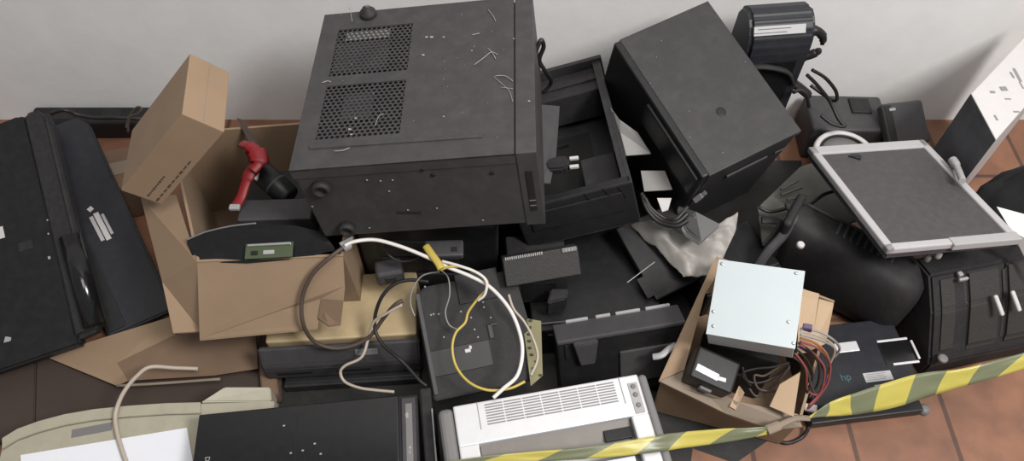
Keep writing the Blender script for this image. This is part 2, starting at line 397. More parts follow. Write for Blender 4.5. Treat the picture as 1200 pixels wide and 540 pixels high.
# case that carries the big one
bm = bmesh.new()
MS = rz(-0.165, 1.09, 0, -1.0)
t = thing('computer_case', 'black computer case lying flat underneath the large charcoal case', 'computer case', MS)
box(bm, (0, 0, 0.150), (0.28, 0.42, 0.300), 0.004); obj('case_body', bm, m_case2, t)
obj('front_bezel', B((0, -0.217, 0.150), (0.276, 0.016, 0.292), 0.005), m_black, t)
for zz in (0.10, 0.16, 0.22): obj('drive_cover', B((-0.02, -0.226, zz), (0.16, 0.004, 0.045), 0.001), m_matte, t)

# ------------------------------------------------------------------ open chassis
OW, OD, OH = 0.235, 0.426, 0.114
MO = base((0.116, 1.110, 0.243), (-9.4, -14.4, 6.5), OH)
t = thing('open_chassis', 'black desktop computer chassis without its lid, open like a deep tray beside the large case', 'computer chassis', MO)
th = 0.010
bm = bmesh.new(); box(bm, (0, 0, 0.003), (OW, OD, 0.006), 0.001); obj('base_plate', bm, m_case2, t)
for sx in (-1, 1):
    bm = bmesh.new(); box(bm, (sx * (OW / 2 - th / 2), 0, OH / 2), (th, OD - 0.002, OH), 0.002)
    box(bm, (sx * (OW / 2 - th), 0, OH - 0.002), (th * 1.6, OD * 0.96, 0.003)); obj('side_wall', bm, m_case2, t)
bm = bmesh.new(); box(bm, (0, -OD / 2 + 0.011, OH / 2), (OW, 0.022, OH), 0.004)
box(bm, (0.0, -OD / 2 - 0.001, OH * 0.62), (OW * 0.8, 0.005, OH * 0.44), 0.002); obj('front_bezel', bm, m_black, t)
for i in (0, 1, 2):
    p = on_axis(MO, (690, 712, 730)[i], (232, 226, 225)[i], 1, -OD / 2 - 0.003)
    obj('bezel_groove', B(p, (0.0012, 0.002, 0.035), 0.0004, 2, Matrix.Rotation(R(-18), 4, 'Y')), m_dark, t)
bm = bmesh.new(); box(bm, (0.005, OD / 2 - 0.006, OH / 2 + 0.004), (OW, 0.012, OH + 0.008), 0.002); obj('rear_wall', bm, m_case2, t)
bm = bmesh.new(); box(bm, (0.03, OD / 2 - 0.055, OH * 0.55), (OW * 0.68, 0.082, OH * 0.70), 0.004); box(bm, (0.03, OD / 2 - 0.055, OH * 0.92), (OW * 0.66, 0.02, 0.006), 0.002)
obj('power_supply', bm, m_matte, t)
bm = bmesh.new(); box(bm, (-0.02, 0.0, 0.008), (0.15, 0.18, 0.003)); obj('circuit_board', bm, m_dark, t)
obj('expansion_slot', B((-0.04, 0.06, 0.013), (0.09, 0.008, 0.010), 0.001), m_black, t)
bm = bmesh.new(); box(bm, (0.062, -0.10, 0.03), (0.075, 0.11, 0.045), 0.003); obj('drive_cage', bm, m_case2, t)

t = thing('computer_case', 'black computer case added beneath the open chassis and the flat display to darken the floor gap', 'computer case', rz(0.155, 0.96, 0, 6))
obj('case_body', B((0, 0, 0.055), (0.27, 0.40, 0.11), 0.004), m_black, t)  # case added to keep the gap under the chassis dark
obj('front_bezel', B((0, -0.206, 0.055), (0.266, 0.014, 0.104), 0.005), m_matte, t)
obj('drive_cover', B((-0.03, -0.214, 0.07), (0.150, 0.004, 0.040), 0.001), m_black, t)

# mains plug lying in the chassis
Pm, pw, pd = frame3(at(650, 205, 0.315), at(678, 202, 0.325), at(652, 178, 0.318))
t = thing('power_plug', 'dark mains plug with two bright prongs lying in the open chassis', 'plug', Pm)
bm = bmesh.new(); prism(bm, [(-.012, 0), (.020, -.002), (.031, .004), (.033, .012), (.031, .027), (.020, .034), (-.010, .030), (-.016, .016)], 0, 0.020, 0.004)
obj('plug_body', bm, m_matte, t)
bm = bmesh.new(); tube(bm, [(-.012, .016, .011), (-.03, .020, .012), (-.05, .03, .012)], [.007] * 8 + [.0055] * 9, k=8); obj('strain_relief', bm, m_matte, t)
for y in (0.006, 0.027): obj('prong', B((0.041, y, 0.012), (0.018, 0.007, 0.007), 0.0012), m_wplas, t)
# grey flap beside the chassis
bm = bmesh.new(); plate(bm, quad((633, 122, 0.34), (656, 124, 0.33), (652, 182, 0.33), (645, 215, 0.32), (634, 214, 0.33)), 0.003, 0.0008)
solo('metal_bracket', 'grey sheet metal bracket standing between the large case and the open chassis', 'bracket', bm, m_dgrey)
# black cable looped behind the case
solo('cable', 'black coiled cable hanging behind the right edge of the large case', 'cable', T(quad((628, 60, .48), (634, 47, .50), (637, 55, .48), (632, 70, .45), (638, 82, .42), (646, 96, .36), (636, 108, .33)), 0.0045), m_bwire)

# ------------------------------------------------------------------ tilted tower computer on the right
TW, TD, TH = 0.230, 0.343, 0.315
MT = pose((0.390, 1.146, 0.361), (14.3, -4.8, 27.5)) @ Matrix.Translation((0, 0, 0.045 - TH))
t = thing('desktop_computer', 'black tower computer tilted back on the pile right of the open chassis', 'desktop computer', MT)
bm = bmesh.new(); box(bm, (0.008, 0, TH / 2 - 0.002), (TW - 0.018, TD - 0.004, TH - 0.006), 0.003); obj('case_body', bm, m_case2, t)
bm = bmesh.new(); box(bm, (0.006, 0.0, TH - 0.002), (TW - 0.012, TD, 0.004), 0.0015)
box(bm, (0.006, -TD / 2 + 0.001, TH - 0.008), (TW - 0.012, 0.003, 0.014)); box(bm, (TW / 2 - 0.001, 0, TH - 0.008), (0.003, TD, 0.014))
obj('top_cover', bm, m_towr, t)
bm = bmesh.new(); box(bm, (-TW / 2 + 0.006, 0.0, TH / 2), (0.018, TD - 0.002, TH - 0.001), 0.005, 3)
box(bm, (-TW / 2 - 0.004, -0.07, TH - 0.052), (0.010, TD * 0.55, 0.07), 0.004, 3); obj('front_bezel', bm, m_black, t)
for (px, py) in ((801, 203), (808, 196)):
    p = on_axis(MT, px, py, 0, -TW / 2 - 0.003)
    u = obj('usb_port', B(p, (0.003, 0.012, 0.008), 0.0008), m_lgrey, t)
p = on(MT, 845, 131, TH)
bm = bmesh.new(); lathe(bm, [(0.010, 0), (0.010, 0.0006), (0.007, 0.0008)], Matrix.Translation((p.x, p.y, TH - 0.0003))); obj('round_emblem', bm, m_black, t)
a = on_axis(MT, 852, 205, 1, -TD / 2); b = on_axis(MT, 896, 186, 1, -TD / 2)
obj('drive_slot', B(((a.x + b.x) / 2, -TD / 2 - 0.001, (a.z + b.z) / 2), (b.x - a.x, 0.004, 0.012), 0.001), m_dgrey, t)
obj('drive_slot', B((b.x + 0.035, -TD / 2 - 0.001, (a.z + b.z) / 2), (0.03, 0.003, 0.006), 0.001), m_dgrey, t)
bm = bmesh.new()
for i in range(9):
    q = on(MT, random.uniform(750, 900), random.uniform(30, 180), TH)
    if abs(q.x) < TW / 2 - .01 and abs(q.y) < TD / 2 - .01: box(bm, (q.x, q.y, TH + 0.0003), (0.0014, 0.0012, 0.001))
obj('dust_speck', bm, m_lint, t)
# ------------------------------------------------------------------ power backup unit behind the desktop
MU = pose((0.556, 1.300, 0.18), (0, 0, 6))
t = thing('power_backup', 'black upright power unit with curved top and pale label strip against the wall', 'power unit', MU)
bm = bmesh.new()
arc = [(-.056, .215), (-.053, .235), (-.046, .253), (-.035, .268), (-.020, .279), (0, .285)]
prof = [(-.055, 0), (.050, 0), (.052, .20), (.048, .25), (.034, .272)] + arc[::-1]
X = Matrix(((0, 0, 1, 0), (1, 0, 0, 0), (0, 1, 0, 0), (0, 0, 0, 1)))
prism(bm, prof, -0.066, 0.074, 0.008, 3, X); obj('housing', bm, m_bluek, t)
bm = bmesh.new(); prism(bm, [(-.059, 0), (-.052, 0), (-.052, .19), (-.059, .19)], -0.060, 0.050, 0.003, 2, X); obj('front_panel', bm, m_gloss, t)
bm = bmesh.new(); tube(bm, [(-.078, -.054, .17), (-.03, -.066, .185), (.03, -.066, .165), (.06, -.056, .12)], .008, k=8, flat=.6); obj('moulded_ridge', bm, m_matte, t)
bm = bmesh.new()
out_ = [(p[0] - .0012, p[1] + .0012) for p in arc[2:4]]; in_ = [(p[0] + .002, p[1] - .002) for p in arc[2:4]]
prism(bm, out_ + in_[::-1], -0.060, 0.050, 0, 2, X); obj('label_strip', bm, m_label, t)
for i in range(2):
    obj('label_print', B((-0.025 + i * 0.008, (-.0445, -.0400)[i], (.2587, .2650)[i]), (0.07, 0.001, 0.0016)), m_print, t)
for (z0, z1) in ((.215, .185), (.145, .17)):
    bm = bmesh.new(); tube(bm, [(.078, .0, z0), (.10, -.005, z0 + .004), (.118, -.008, (z0 + z1) / 2 + .003), (.122, -.01, z1)], [.012] * 6 + [.010] * 6 + [.008] * 4 + [.005] * 3, k=6); obj('cable_hook', bm, m_black, t)
bm = bmesh.new(); tube(bm, [(.075, -.02, .09), (.10, -.03, .075), (.125, -.035, .055)], .013, k=6, flat=.7); obj('plug', bm, m_black, t)
obj('outlet_block', B((.02, -.040, .03), (.05, .05, .05), .006), m_cream, t)
MUb = rz(0.575, 1.32, 0, 8)
t = thing('carton', 'plain brown carton under the black power unit by the wall', 'carton', MUb)
obj('carton_body', B((0, 0, 0.0885), (0.13, 0.14, 0.177), 0.003), m_cardd, t)
obj('packing_tape', B((0, 0, 0.1785), (0.05, 0.14, 0.001)), m_edge, t)
for i, pts in enumerate([[(952, 82, .30), (968, 92, .27), (980, 108, .22), (977, 118, .18), (950, 100, .2)],
                         [(946, 88, .29), (958, 100, .25), (972, 118, .20), (983, 140, .17), (990, 148, .16), (975, 145, .16), (962, 135, .17)],
                         [(930, 108, .30), (938, 106, .29), (945, 112, .26), (948, 125, .22)]]):
    solo('cable', ['black cable looping down the wall from the upright power unit', 'black cable crossing the white ring near the wall', 'short black cable arching over the pale outlet of the power unit'][i], 'cable', T(quad(*pts), .0042), m_bwire)

# dark clutter by the wall on the right
MD = rz(0.84, 1.345, 0, -2)
t = thing('equipment_box', 'dark grey low box against the wall behind the white ring', 'box', MD)
obj('housing', B((-0.005, 0, 0.055), (0.19, 0.12, 0.11), 0.008, 3), m_dgrey, t)
obj('top_ridge', B((0.03, 0.02, 0.112), (0.05, 0.05, 0.008), 0.003), m_matte, t)
c = at(991, 178, 0.12)
t = thing('monitor_stand', 'round pale stand base with bright white rim behind the silver framed monitor', 'stand', Matrix.Translation((c.x, c.y, 0.0)))
bm = bmesh.new(); lathe(bm, [(.060, 0), (.066, .1), (.058, .112), (.02, .112)]); obj('stand_base', bm, m_mgrey, t)
bm = bmesh.new(); tube(bm, [(.066 * math.cos(a), .066 * math.sin(a), .112) for a in [i * math.pi / 8 for i in range(16)]], .0075, k=3, closed=True); obj('white_rim', bm, m_wplas, t)
bm = bmesh.new(); tube(bm, [(.0555 * math.cos(a), .0555 * math.sin(a), .116) for a in [i * math.pi / 8 for i in range(16)]], .003, k=3, closed=True); obj('groove', bm, m_black, t)
Mp, w, d = frame3(at(1044, 172, .11), at(1092, 166, .11), at(1029, 122, .16))
t = thing('handset', 'black handset with a pale badge leaning by the wall behind the monitor', 'handset', Mp @ Matrix.Translation((0, 0, -.03)))
obj('handset_body', B((w / 2, d / 2, .015), (w, d, .03), .008, 3), m_dgrey, t)
obj('edge_groove', B((w * .12, d / 2, .029), (w * .16, d * .9, .004), .001), m_dark, t)
obj('badge', B((w * .22, d * .84, .0305), (.016, .007, .002), .0008), m_lgrey, t)
t = thing('carton', 'low brown carton propping up the black handset by the wall', 'carton', rz(0.965, 1.33, 0, 4))
obj('carton_body', B((0.01, 0, 0.045), (0.09, 0.13, 0.09), 0.003), m_cardd, t)
obj('packing_tape', B((0.01, 0, 0.0905), (0.03, 0.13, 0.001)), m_edge, t)

# ------------------------------------------------------------------ flat monitor on the right
MM = base((0.793, 0.952, 0.265), (-12.9, 4.4, 8.6), 0.05)
t = thing('flat_monitor', 'flat screen monitor with silver frame lying screen up over the right of the pile', 'monitor', MM)
mw, md, fr = 0.273, 0.326, 0.017
bm = bmesh.new()
prism(bm, [(-mw / 2 + .004, -md / 2 + .004), (mw / 2 - .004, -md / 2 + .004), (mw / 2 - .004, md / 2 - .004), (-mw / 2 + .004, md / 2 - .004)], 0.022, 0.044, .003)
box(bm, (0, 0, .014), (mw * .7, md * .7, .03), .010); obj('back_shell', bm, m_dgrey, t)
bm = bmesh.new()
for sx in (-1, 1): box(bm, (sx * (mw / 2 - fr / 2), 0, .044), (fr, md, .014), .003)
box(bm, (0, md / 2 - fr * .8, .044), (mw, fr * 1.6, .014), .003); box(bm, (0, -md / 2 + fr / 2, .044), (mw, fr, .014), .003)
obj('screen_frame', bm, m_frame, t)
bm = bmesh.new(); box(bm, (mw * .24, -md / 2 + fr / 2 - .003, .0455), (mw * .52, fr + .005, .015), .002); obj('control_strip', bm, m_lgrey, t)
obj('screen', B((0, -.003, .043), (mw - 2 * fr + .004, md - 2.4 * fr + .004, .008)), m_screen, t)
p = on(MM, 1003, 183, .05); bm = bmesh.new(); prism(bm, [(p.x - .016, p.y + .004), (p.x - .006, p.y + .009), (p.x + .012, p.y + .007), (p.x + .014, p.y), (p.x + .005, p.y - .012), (p.x - .004, p.y - .004)], .046, .0495, .001)
obj('torn_film', bm, m_black, t)
# small parts under its near edge
for i, (px, py, z) in enumerate(((1085, 305, .22), (1098, 301, .22))):
    bm = bmesh.new(); lathe(bm, [(.006, 0), (.007, .004), (.006, .012), (.003, .014)], Matrix.Translation(at(px, py, z)), 12)
    solo('screw', ['grey screw head under the near edge of the flat monitor', 'pale screw head under the near edge of the flat monitor'][i], 'screw', bm, [m_mgrey, m_wplas][i])

# ------------------------------------------------------------------ printed white carton, black bag, paper at the right edge
Aw, Bw = at(1167, 164, .37), at(1138, 110, .37); Cw = Bw + (at(1200, 44, .37) - Bw) * 1.30; Dw = Aw + Cw - Bw
cw = (Aw + Bw + Cw + Dw) / 4
Mw = Matrix.Translation((cw.x, cw.y, .002))
t = thing('product_carton', 'white printed carton with dark picture side leaning by the wall at the right edge', 'carton', Mw)
tq = [Mw.inverted() @ p for p in (Aw, Dw, Cw, Bw)]
bm = bmesh.new(); hexa(bm, [p - Vector((0, 0, .366)) for p in tq], tq, .001); obj('carton_body', bm, m_wplas, t)
sq = [tq[0], tq[3], tq[3] - Vector((0, 0, .364)), tq[0] - Vector((0, 0, .364))]
bm = bmesh.new(); hexa(bm, sq, [p - Vector((.0012, 0, 0)) for p in sq]); obj('picture_side', bm, m_photo, t)
for (px, py, ww, hh) in ((1163, 108, .010, .006), (1176, 104, .014, .012), (1181, 116, .012, .003), (1167, 138, .004, .014), (1191, 131, .012, .004), (1186, 88, .004, .018), (1192, 88, .006, .040), (1197, 100, .003, .02)):
    p = on(Mw, px, py, .368); obj('printing', B((p.x, p.y, .3684), (ww, hh, .0008), 0, 2, Matrix.Rotation(R(random.choice((-2, 3, 0))), 4, 'Z')), m_print, t)
def blob(name, label, cat, c, s, m, amp=.12, fq=2.2, seed=0):
    bm = bmesh.new(); bmesh.ops.create_icosphere(bm, subdivisions=4, radius=1)
    for v in bm.verts:
        n = noise.noise(v.co * fq + Vector((seed, 0, 0))) + .5 * noise.noise(v.co * fq * 2.7 + Vector((seed, 3, 0)))
        v.co *= 1 + amp * n; v.co = Vector((v.co.x * s[0], v.co.y * s[1], max(v.co.z, -.8) * s[2]))
        v.co += Vector(c)
    for f in bm.faces: f.smooth = True
    return solo(name, label, cat, bm, m)
c = at(1185, 215, .15)
blob('fabric_bag', 'slumped black fabric bag between the white carton and the flat monitor', 'bag', (1.055, .955, .165), (.115, .070, .19), m_cloth)
bm = bmesh.new(); plate(bm, quad((1168, 242, .30), (1205, 252, .30), (1212, 285, .28), (1185, 270, .285)), .002); plate(bm, quad((1185, 270, .285), (1212, 285, .28), (1215, 330, .20), (1190, 285, .25)), .002)
solo('paper_sheet', 'white folded sheet poking out by the right corner of the flat monitor', 'paper', bm, m_wplas)
t_p = quad((1116, 187, .28), (1121, 195, .285), (1128, 212, .30))
solo('cable_end', 'grey cable end lying on the far right rim of the flat monitor', 'cable', T(t_p, [.009] * 8 + [.007] * 9, k=8), m_lgrey)

# ------------------------------------------------------------------ ribbed black housing
p0, p1 = at(925, 285, .13), at(1068, 352, .13)
ax = (p1 - p0); L = ax.length; Mh = Matrix.Translation(p0) @ Matrix.Rotation(math.atan2(ax.y, ax.x), 4, 'Z'); Mh.translation.z = 0; Mh.translation += Vector((.008, .018, 0))
t = thing('ribbed_housing', 'long rounded black plastic housing with a row of ribs below the flat monitor', 'housing', Mh)
bm = bmesh.new(); NS = 28
rings = []
for i in range(NS + 1):
    u = i / NS; x = -0.02 + u * (L + .04)
    e = min(1, max(0.02, (1 - ((u - .80) / .20) ** 2) ** .5 if u > .80 else 1)); e0 = 1 if u > .04 else .86
    hw = (.050 + .014 * u) * e * e0; top = .215 - .025 * u; zc = .10
    ring = []
    for j in range(24):
        a = 2 * math.pi * j / 24; ca, sa = math.cos(a), math.sin(a)
        ex = .62
        yy = hw * abs(ca) ** ex * (1 if ca > 0 else -1); zz = zc + ((top - zc) * (e ** .5) if sa > 0 else zc - .002) * abs(sa) ** ex * (1 if sa > 0 else -1)
        ring.append(bm.verts.new((x, yy, zz)))
    rings.append(ring)
for A, Bq in zip(rings, rings[1:]):
    for j in range(24):
        f = bm.faces.new((A[j], A[(j + 1) % 24], Bq[(j + 1) % 24], Bq[j])); f.smooth = True
bm.faces.new(rings[0][::-1]); bm.faces.new(rings[-1])
obj('shell', bm, m_matte, t)
for i in range(9):
    u = .32 + i * .048; x = -0.02 + u * (L + .04)
    obj('rib', B((x, .010, .2135 - .025 * u), (.006, .034, .006), .002), m_dgrey, t)
obj('end_collar', B((-.018, 0, .125), (.02, .098, .19), .010, 3), m_matte, t)
bm = bmesh.new(); tube(bm, [(.0, .034, .206), (L * .4, .037, .197), (L * .75, .04, .19)], .004, k=6); obj('ridge', bm, m_dgrey, t)
p = on(Mh, 938, 287, .21)
bm = bmesh.new(); lathe(bm, [(.008, 0), (.008, .008), (.005, .011)], Matrix.Translation((p.x, p.y, .205))); obj('button', bm, m_wplas, t)
bm = bmesh.new(); tube(bm, [(L * .75, .042, .187), (L * .93, .036, .178), (L + .000, .015, .165), (L + .008, -.015, .13)], .004, k=8); obj('end_rim', bm, m_dgrey, t)
t = thing('computer_case', 'black flat computer case added in front of the tilted tower computer to darken the gap', 'computer case', rz(0.47, 0.925, 0, 24))
obj('case_body', B((0, 0, 0.05), (0.19, 0.13, 0.10), 0.004), m_black, t)  # black filler added so the gap by the tower stays dark
obj('front_bezel', B((0, -0.068, 0.05), (0.188, 0.008, 0.094), 0.003), m_matte, t)
# grey tray and straps between the desktop and the housing
bm = bmesh.new(); plate(bm, quad((888, 243, .125), (938, 195, .125), (985, 180, .125), (1005, 258, .125), (935, 280, .125), (893, 284, .125)), .006, .001)
for (a, b) in (((915, 222, .146), (935, 212, .146)), ((915, 228, .146), (940, 220, .146)), ((922, 234, .146), (945, 229, .146))): tube(bm, [at(*a), at(*b)], .003, k=1)
solo('plastic_tray', 'dusty greenish grey tray lying between the tilted tower and the ribbed housing', 'tray', bm, m_tray)
solo('cable', 'thin black cable crossing the greenish grey tray', 'cable', T(quad((985, 222, .20), (965, 228, .17), (948, 240, .165), (935, 240, .16), (905, 248, .155), (890, 243, .16)), .004), m_bwire)
bm = bmesh.new(); tube(bm, quad((925, 240, .20), (930, 255, .21), (918, 275, .18), (900, 295, .15), (888, 312, .12)), .011, flat=.45)
solo('strap', 'dark grey twisted strap hanging beside the end of the ribbed housing', 'strap', bm, m_dgrey)
bm = bmesh.new(); tube(bm, quad((892, 258, .165), (915, 262, .165), (895, 290, .14)), .010, flat=.4)
solo('strap', 'short black strap lying on the near edge of the greenish grey tray', 'strap', bm, m_matte)

# ------------------------------------------------------------------ blue-black device with bay, lower right
q0, q1 = at(955, 478, .06), at(1086, 462, .06)
Mr, w, d = frame3(q0, q1, at(984, 380, .06)); d = .175
Mr = Mr @ Matrix.Translation((w / 2, d / 2, -.058))
t = thing('docking_unit', 'blue black flat computer unit with silver edged bay behind the striped tape', 'computer unit', Mr)
obj('unit_body', B((0, 0, .030), (w, d, .058), .004), m_bluek, t)
obj('front_slab', B((-.002, -d / 2 - .006, .014), (w + .004, .03, .026), .003), m_black, t)
def lr(px, py): return on(Mr, px, py, .059)
a, b = lr(1027, 401), lr(1075, 424)
cx, cy = (a.x + b.x) / 2, (a.y + b.y) / 2; bw, bh = abs(b.x - a.x), abs(a.y - b.y)
obj('drive_bay', B((cx, cy, .0595), (bw, bh, .003), .001), m_gloss, t)
bm = bmesh.new(); box(bm, (cx, cy + bh / 2, .061), (bw, .005, .004), .001); box(bm, (cx + .008, cy - bh / 2, .061), (bw * .85, .005, .004), .001)
box(bm, (cx + bw / 2 + .006, cy, .061), (.005, bh * .8, .004), .001); obj('bay_trim', bm, m_silv, t)
p = lr(992, 407); obj('painted_highlight', B((p.x, p.y, .0605), (.048, .022, .003), .001), m_silv, t)  # white highlight on the unit, painted as a silver patch
p = lr(1029, 441); obj('grey_label', B((p.x, p.y, .0592), (.058, .020, .001)), m_label, t)
bm = bmesh.new()
for i in range(4): box(bm, (p.x - .006 + .003 * (i % 2), p.y - .006 + i * .004, .0599), (.040, .0014, .0006))
obj('label_print', bm, m_print, t)
p = lr(1030, 452); obj('small_label', B((p.x, p.y, .0592), (.018, .005, .001)), m_label, t)
p = lr(991, 442); obj('teal_logo', text_bm('hp', .022, Matrix.Translation((p.x, p.y, .0592))), m_teal, t)
p = at(1083, 479, .01); bm = bmesh.new(); lathe(bm, [(.011, 0), (.012, .006), (.010, .014), (.004, .016)], Matrix.Translation((p.x, p.y, 0.0)), 14)
solo('round_plug', 'small pale round plug on the tiles right of the flat computer unit', 'plug', bm, m_mgrey)

# ------------------------------------------------------------------ textured black printer at the right edge
P0, P1, P2 = at(1082, 428, .06), at(1225, 398, .06), at(1096, 322, .20)
Mq, w, d = frame3(P0, P1, P2)
x = (P1 - P0).normalized(); yv = Vector((-x.y, x.x, 0))
MQ = Matrix((x, yv, Vector((0, 0, 1)))).transposed().to_4x4(); MQ.translation = Vector((P0.x, P0.y, 0))
t = thing('inkjet_printer', 'textured black printer with sloped ridged front in the lower right corner', 'printer', MQ)
I = MQ.inverted(); yb = (I @ P2).y
w = .27
XX = Matrix(((0, 0, 1, 0), (1, 0, 0, 0), (0, 1, 0, 0), (0, 0, 0, 1)))
bm = bmesh.new(); prism(bm, [(0, 0), (yb + .05, 0), (yb + .05, .19), (yb, .20), (yb * .55, .145), (0.01, .065), (0, .05)], .018, w, .005, 2, XX); obj('printer_body', bm, m_matte, t)
for (a, b, mm, dz) in ((.030, .075, m_textg, .004), (.090, .170, m_textg, .010), (.175, .250, m_textg, .014)):
    bm = bmesh.new(); prism(bm, [(.012, .05), (yb - .005, .18), (yb - .005, .196 + dz), (yb * .55, .147 + dz), (.012, .068 + dz)], a, b, .008, 3, XX); obj('front_ridge', bm, mm, t)
for (px, py) in ((1171, 357), (1191, 352)):
    p = on_axis(MQ, px, py, 2, .165)
    s = obj('painted_gloss', B((p.x, p.y, .163), (.009, .045, .008), .0035, 3, Matrix.Rotation(R(38), 4, 'X') @ Matrix.Rotation(R(14), 4, 'Z')), m_wplas, t)  # glossy highlights on the printer, painted as white bars
p = on_axis(MQ, 1128, 328, 2, .20); bm = bmesh.new(); box(bm, (p.x, p.y, .203), (.020, .006, .008), .002); box(bm, (p.x, p.y + .012, .203), (.010, .010, .008), .002); obj('latch', bm, m_lgrey, t)
p = on_axis(MQ, 1103, 420, 2, .08); bm = bmesh.new(); lathe(bm, [(.010, 0), (.010, .006), (.006, .008)], Matrix.Translation((p.x + .004, p.y, .075)), 16); obj('round_button', bm, m_mgrey, t)

# ------------------------------------------------------------------ cardboard tray with the silver power supply
Pc = [at(775, 445, .16), at(938, 495, .13), at(978, 352, .19), at(840, 300, .22)]
Mk = Matrix.Translation(Vector((sum(p.x for p in Pc) / 4, sum(p.y for p in Pc) / 4, 0)))
t = thing('open_carton', 'small open cardboard tray holding the silver power supply and loose wires', 'carton', Mk)
I = Mk.inverted(); zb_ = .012
names = ['front_wall', 'right_wall', 'back_wall', 'left_wall']
cen = Vector((0, 0, 0))
low = []
for p in Pc:
    l = I @ p; low.append(Vector((l.x * .97, l.y * .97, zb_)))
bm = bmesh.new(); hexa(bm, [v - Vector((0, 0, .006)) for v in low], low); obj('carton_floor', bm, m_card, t)
def wall(bm, a, b, c, d, th):
    """sheet a-b (low) d-c (high) with thickness inwards"""
    n = (b - a).cross(d - a).normalized()
    if n.dot((a + c) / 2 - Vector((0, 0, (a.z + c.z) / 2))) > 0: n = -n
    hexa(bm, [a, b, c, d], [a + n * th, b + n * th, c + n * th, d + n * th])
for i in range(4):
    j = (i + 1) % 4; bm = bmesh.new(); a, b = low[i], low[j]; hi0, hi1 = I @ Pc[i], I @ Pc[j]
    if i == 0:
        mid = (hi0 + hi1) / 2 + Vector((0, -.004, -.004))
        wall(bm, a, (a + b) / 2, mid, hi0, .005); wall(bm, (a + b) / 2, b, hi1, mid, .005)
    else: wall(bm, a, b, hi1, hi0, .005)
    obj(names[i], bm, m_card, t)
# flaps: the wide folded front lip and left lip
fl = [I @ p for p in quad((772, 446, .163), (800, 432, .165), (862, 470, .16), (935, 485, .14), (940, 500, .13), (905, 503, .12), (850, 484, .14))]
bm = bmesh.new(); hexa(bm, [p - Vector((0, 0, .005)) for p in fl], fl); obj('front_flap', bm, m_edge, t)
fl = [I @ p for p in quad((772, 446, .165), (838, 302, .225), (846, 312, .225), (826, 345, .21), (802, 433, .17))]
bm = bmesh.new(); hexa(bm, [p - Vector((0, 0, .005)) for p in fl], fl); obj('left_flap', bm, m_card, t)
for pts in ([(938, 338, .24), (960, 344, .24), (950, 410, .19), (934, 412, .20)], [(960, 350, .215), (977, 355, .21), (968, 400, .17), (950, 408, .18)]):
    fl = [I @ p for p in quad(*pts)]; bm = bmesh.new(); hexa(bm, [p - Vector((0, .003, .003)) for p in fl], fl); obj('right_flap', bm, m_cardl, t)

# silver power supply
PW, PD, PH = .149, .143, .066
MP = pose((.44, .686, .283), (14.8, -11.8, -17.9)) @ Matrix.Translation((0, 0, .042 - PH))
t = thing('power_supply', 'silver metal computer power supply box tilted on the cardboard tray', 'power supply', MP)
obj('supply_box', B((0, 0, PH / 2 - .001), (PW - .002, PD - .002, PH - .004), .0015), m_zinc, t)
bm = bmesh.new(); box(bm, (0, 0, PH - .001), (PW, PD, .002), .0006); obj('cover', bm, m_zinc, t)
for (px, py) in ((846, 309), (933, 320), (836, 365), (836, 382), (924, 377), (930, 402)):
    p = on(MP, px, py, PH); bm = bmesh.new(); lathe(bm, [(.0032, 0), (.003, .0012), (.0015, .0016)], Matrix.Translation((p.x, p.y, PH)), 12); obj('screw', bm, m_steel, t)
IP = MP.inverted()
wires = [(m_pwire, [(938, 388, .30), (955, 392, .28), (972, 400, .26), (978, 412, .22), (970, 430, .17)]),
         (m_gwire, [(938, 385, .30), (958, 388, .29), (975, 397, .27), (984, 408, .22), (978, 418, .19)]),
         (m_gwire, [(938, 392, .30), (960, 398, .28), (976, 406, .24), (976, 414, .2)]),
         (m_owire, [(938, 396, .29), (955, 402, .27), (968, 414, .24), (972, 432, .18), (962, 455, .13)]),
         (m_rwire, [(938, 400, .28), (958, 408, .26), (972, 424, .21), (970, 448, .16), (955, 470, .12), (945, 480, .10)]),
         (m_rwire, [(938, 404, .28), (953, 414, .25), (966, 432, .20), (962, 458, .14), (948, 475, .12)]),
         (m_bwire, [(936, 402, .28), (950, 412, .26), (960, 428, .22), (958, 450, .15), (948, 466, .13)]),
         (m_bwire, [(934, 410, .27), (946, 422, .24), (952, 440, .18), (945, 462, .14), (938, 475, .12)]),
         (m_vwire, [(936, 406, .27), (956, 420, .23), (968, 442, .16), (958, 466, .12)]),
         (m_brwire, [(930, 418, .25), (944, 430, .22), (950, 450, .16), (958, 470, .11)]),
         (m_rwire, [(932, 414, .26), (944, 432, .22), (946, 456, .15), (958, 462, .13), (968, 446, .15)]),
         (m_bwire, [(925, 425, .22), (905, 430, .21), (885, 432, .20), (870, 438, .19), (880, 452, .17)]),
         (m_bwire, [(925, 428, .22), (910, 440, .19), (892, 448, .18), (876, 446, .18), (870, 430, .2)]),
         (m_brwire, [(925, 430, .21), (912, 446, .18), (898, 458, .16), (886, 464, .15), (878, 455, .16)]),
         (m_brwire, [(915, 428, .21), (896, 440, .19), (884, 440, .19), (890, 456, .17), (915, 458, .16)])]
for m_, pts in wires: obj('wire', T([IP @ p for p in quad(*pts)], .0024, seg=6), m_, t)
obj('wire_connector', B(IP @ at(946, 384, .30), (.016, .010, .020), .002), m_vwire, t)
obj('wire_connector', B(IP @ at(950, 478, .10), (.022, .014, .012), .002), m_wplas, t)
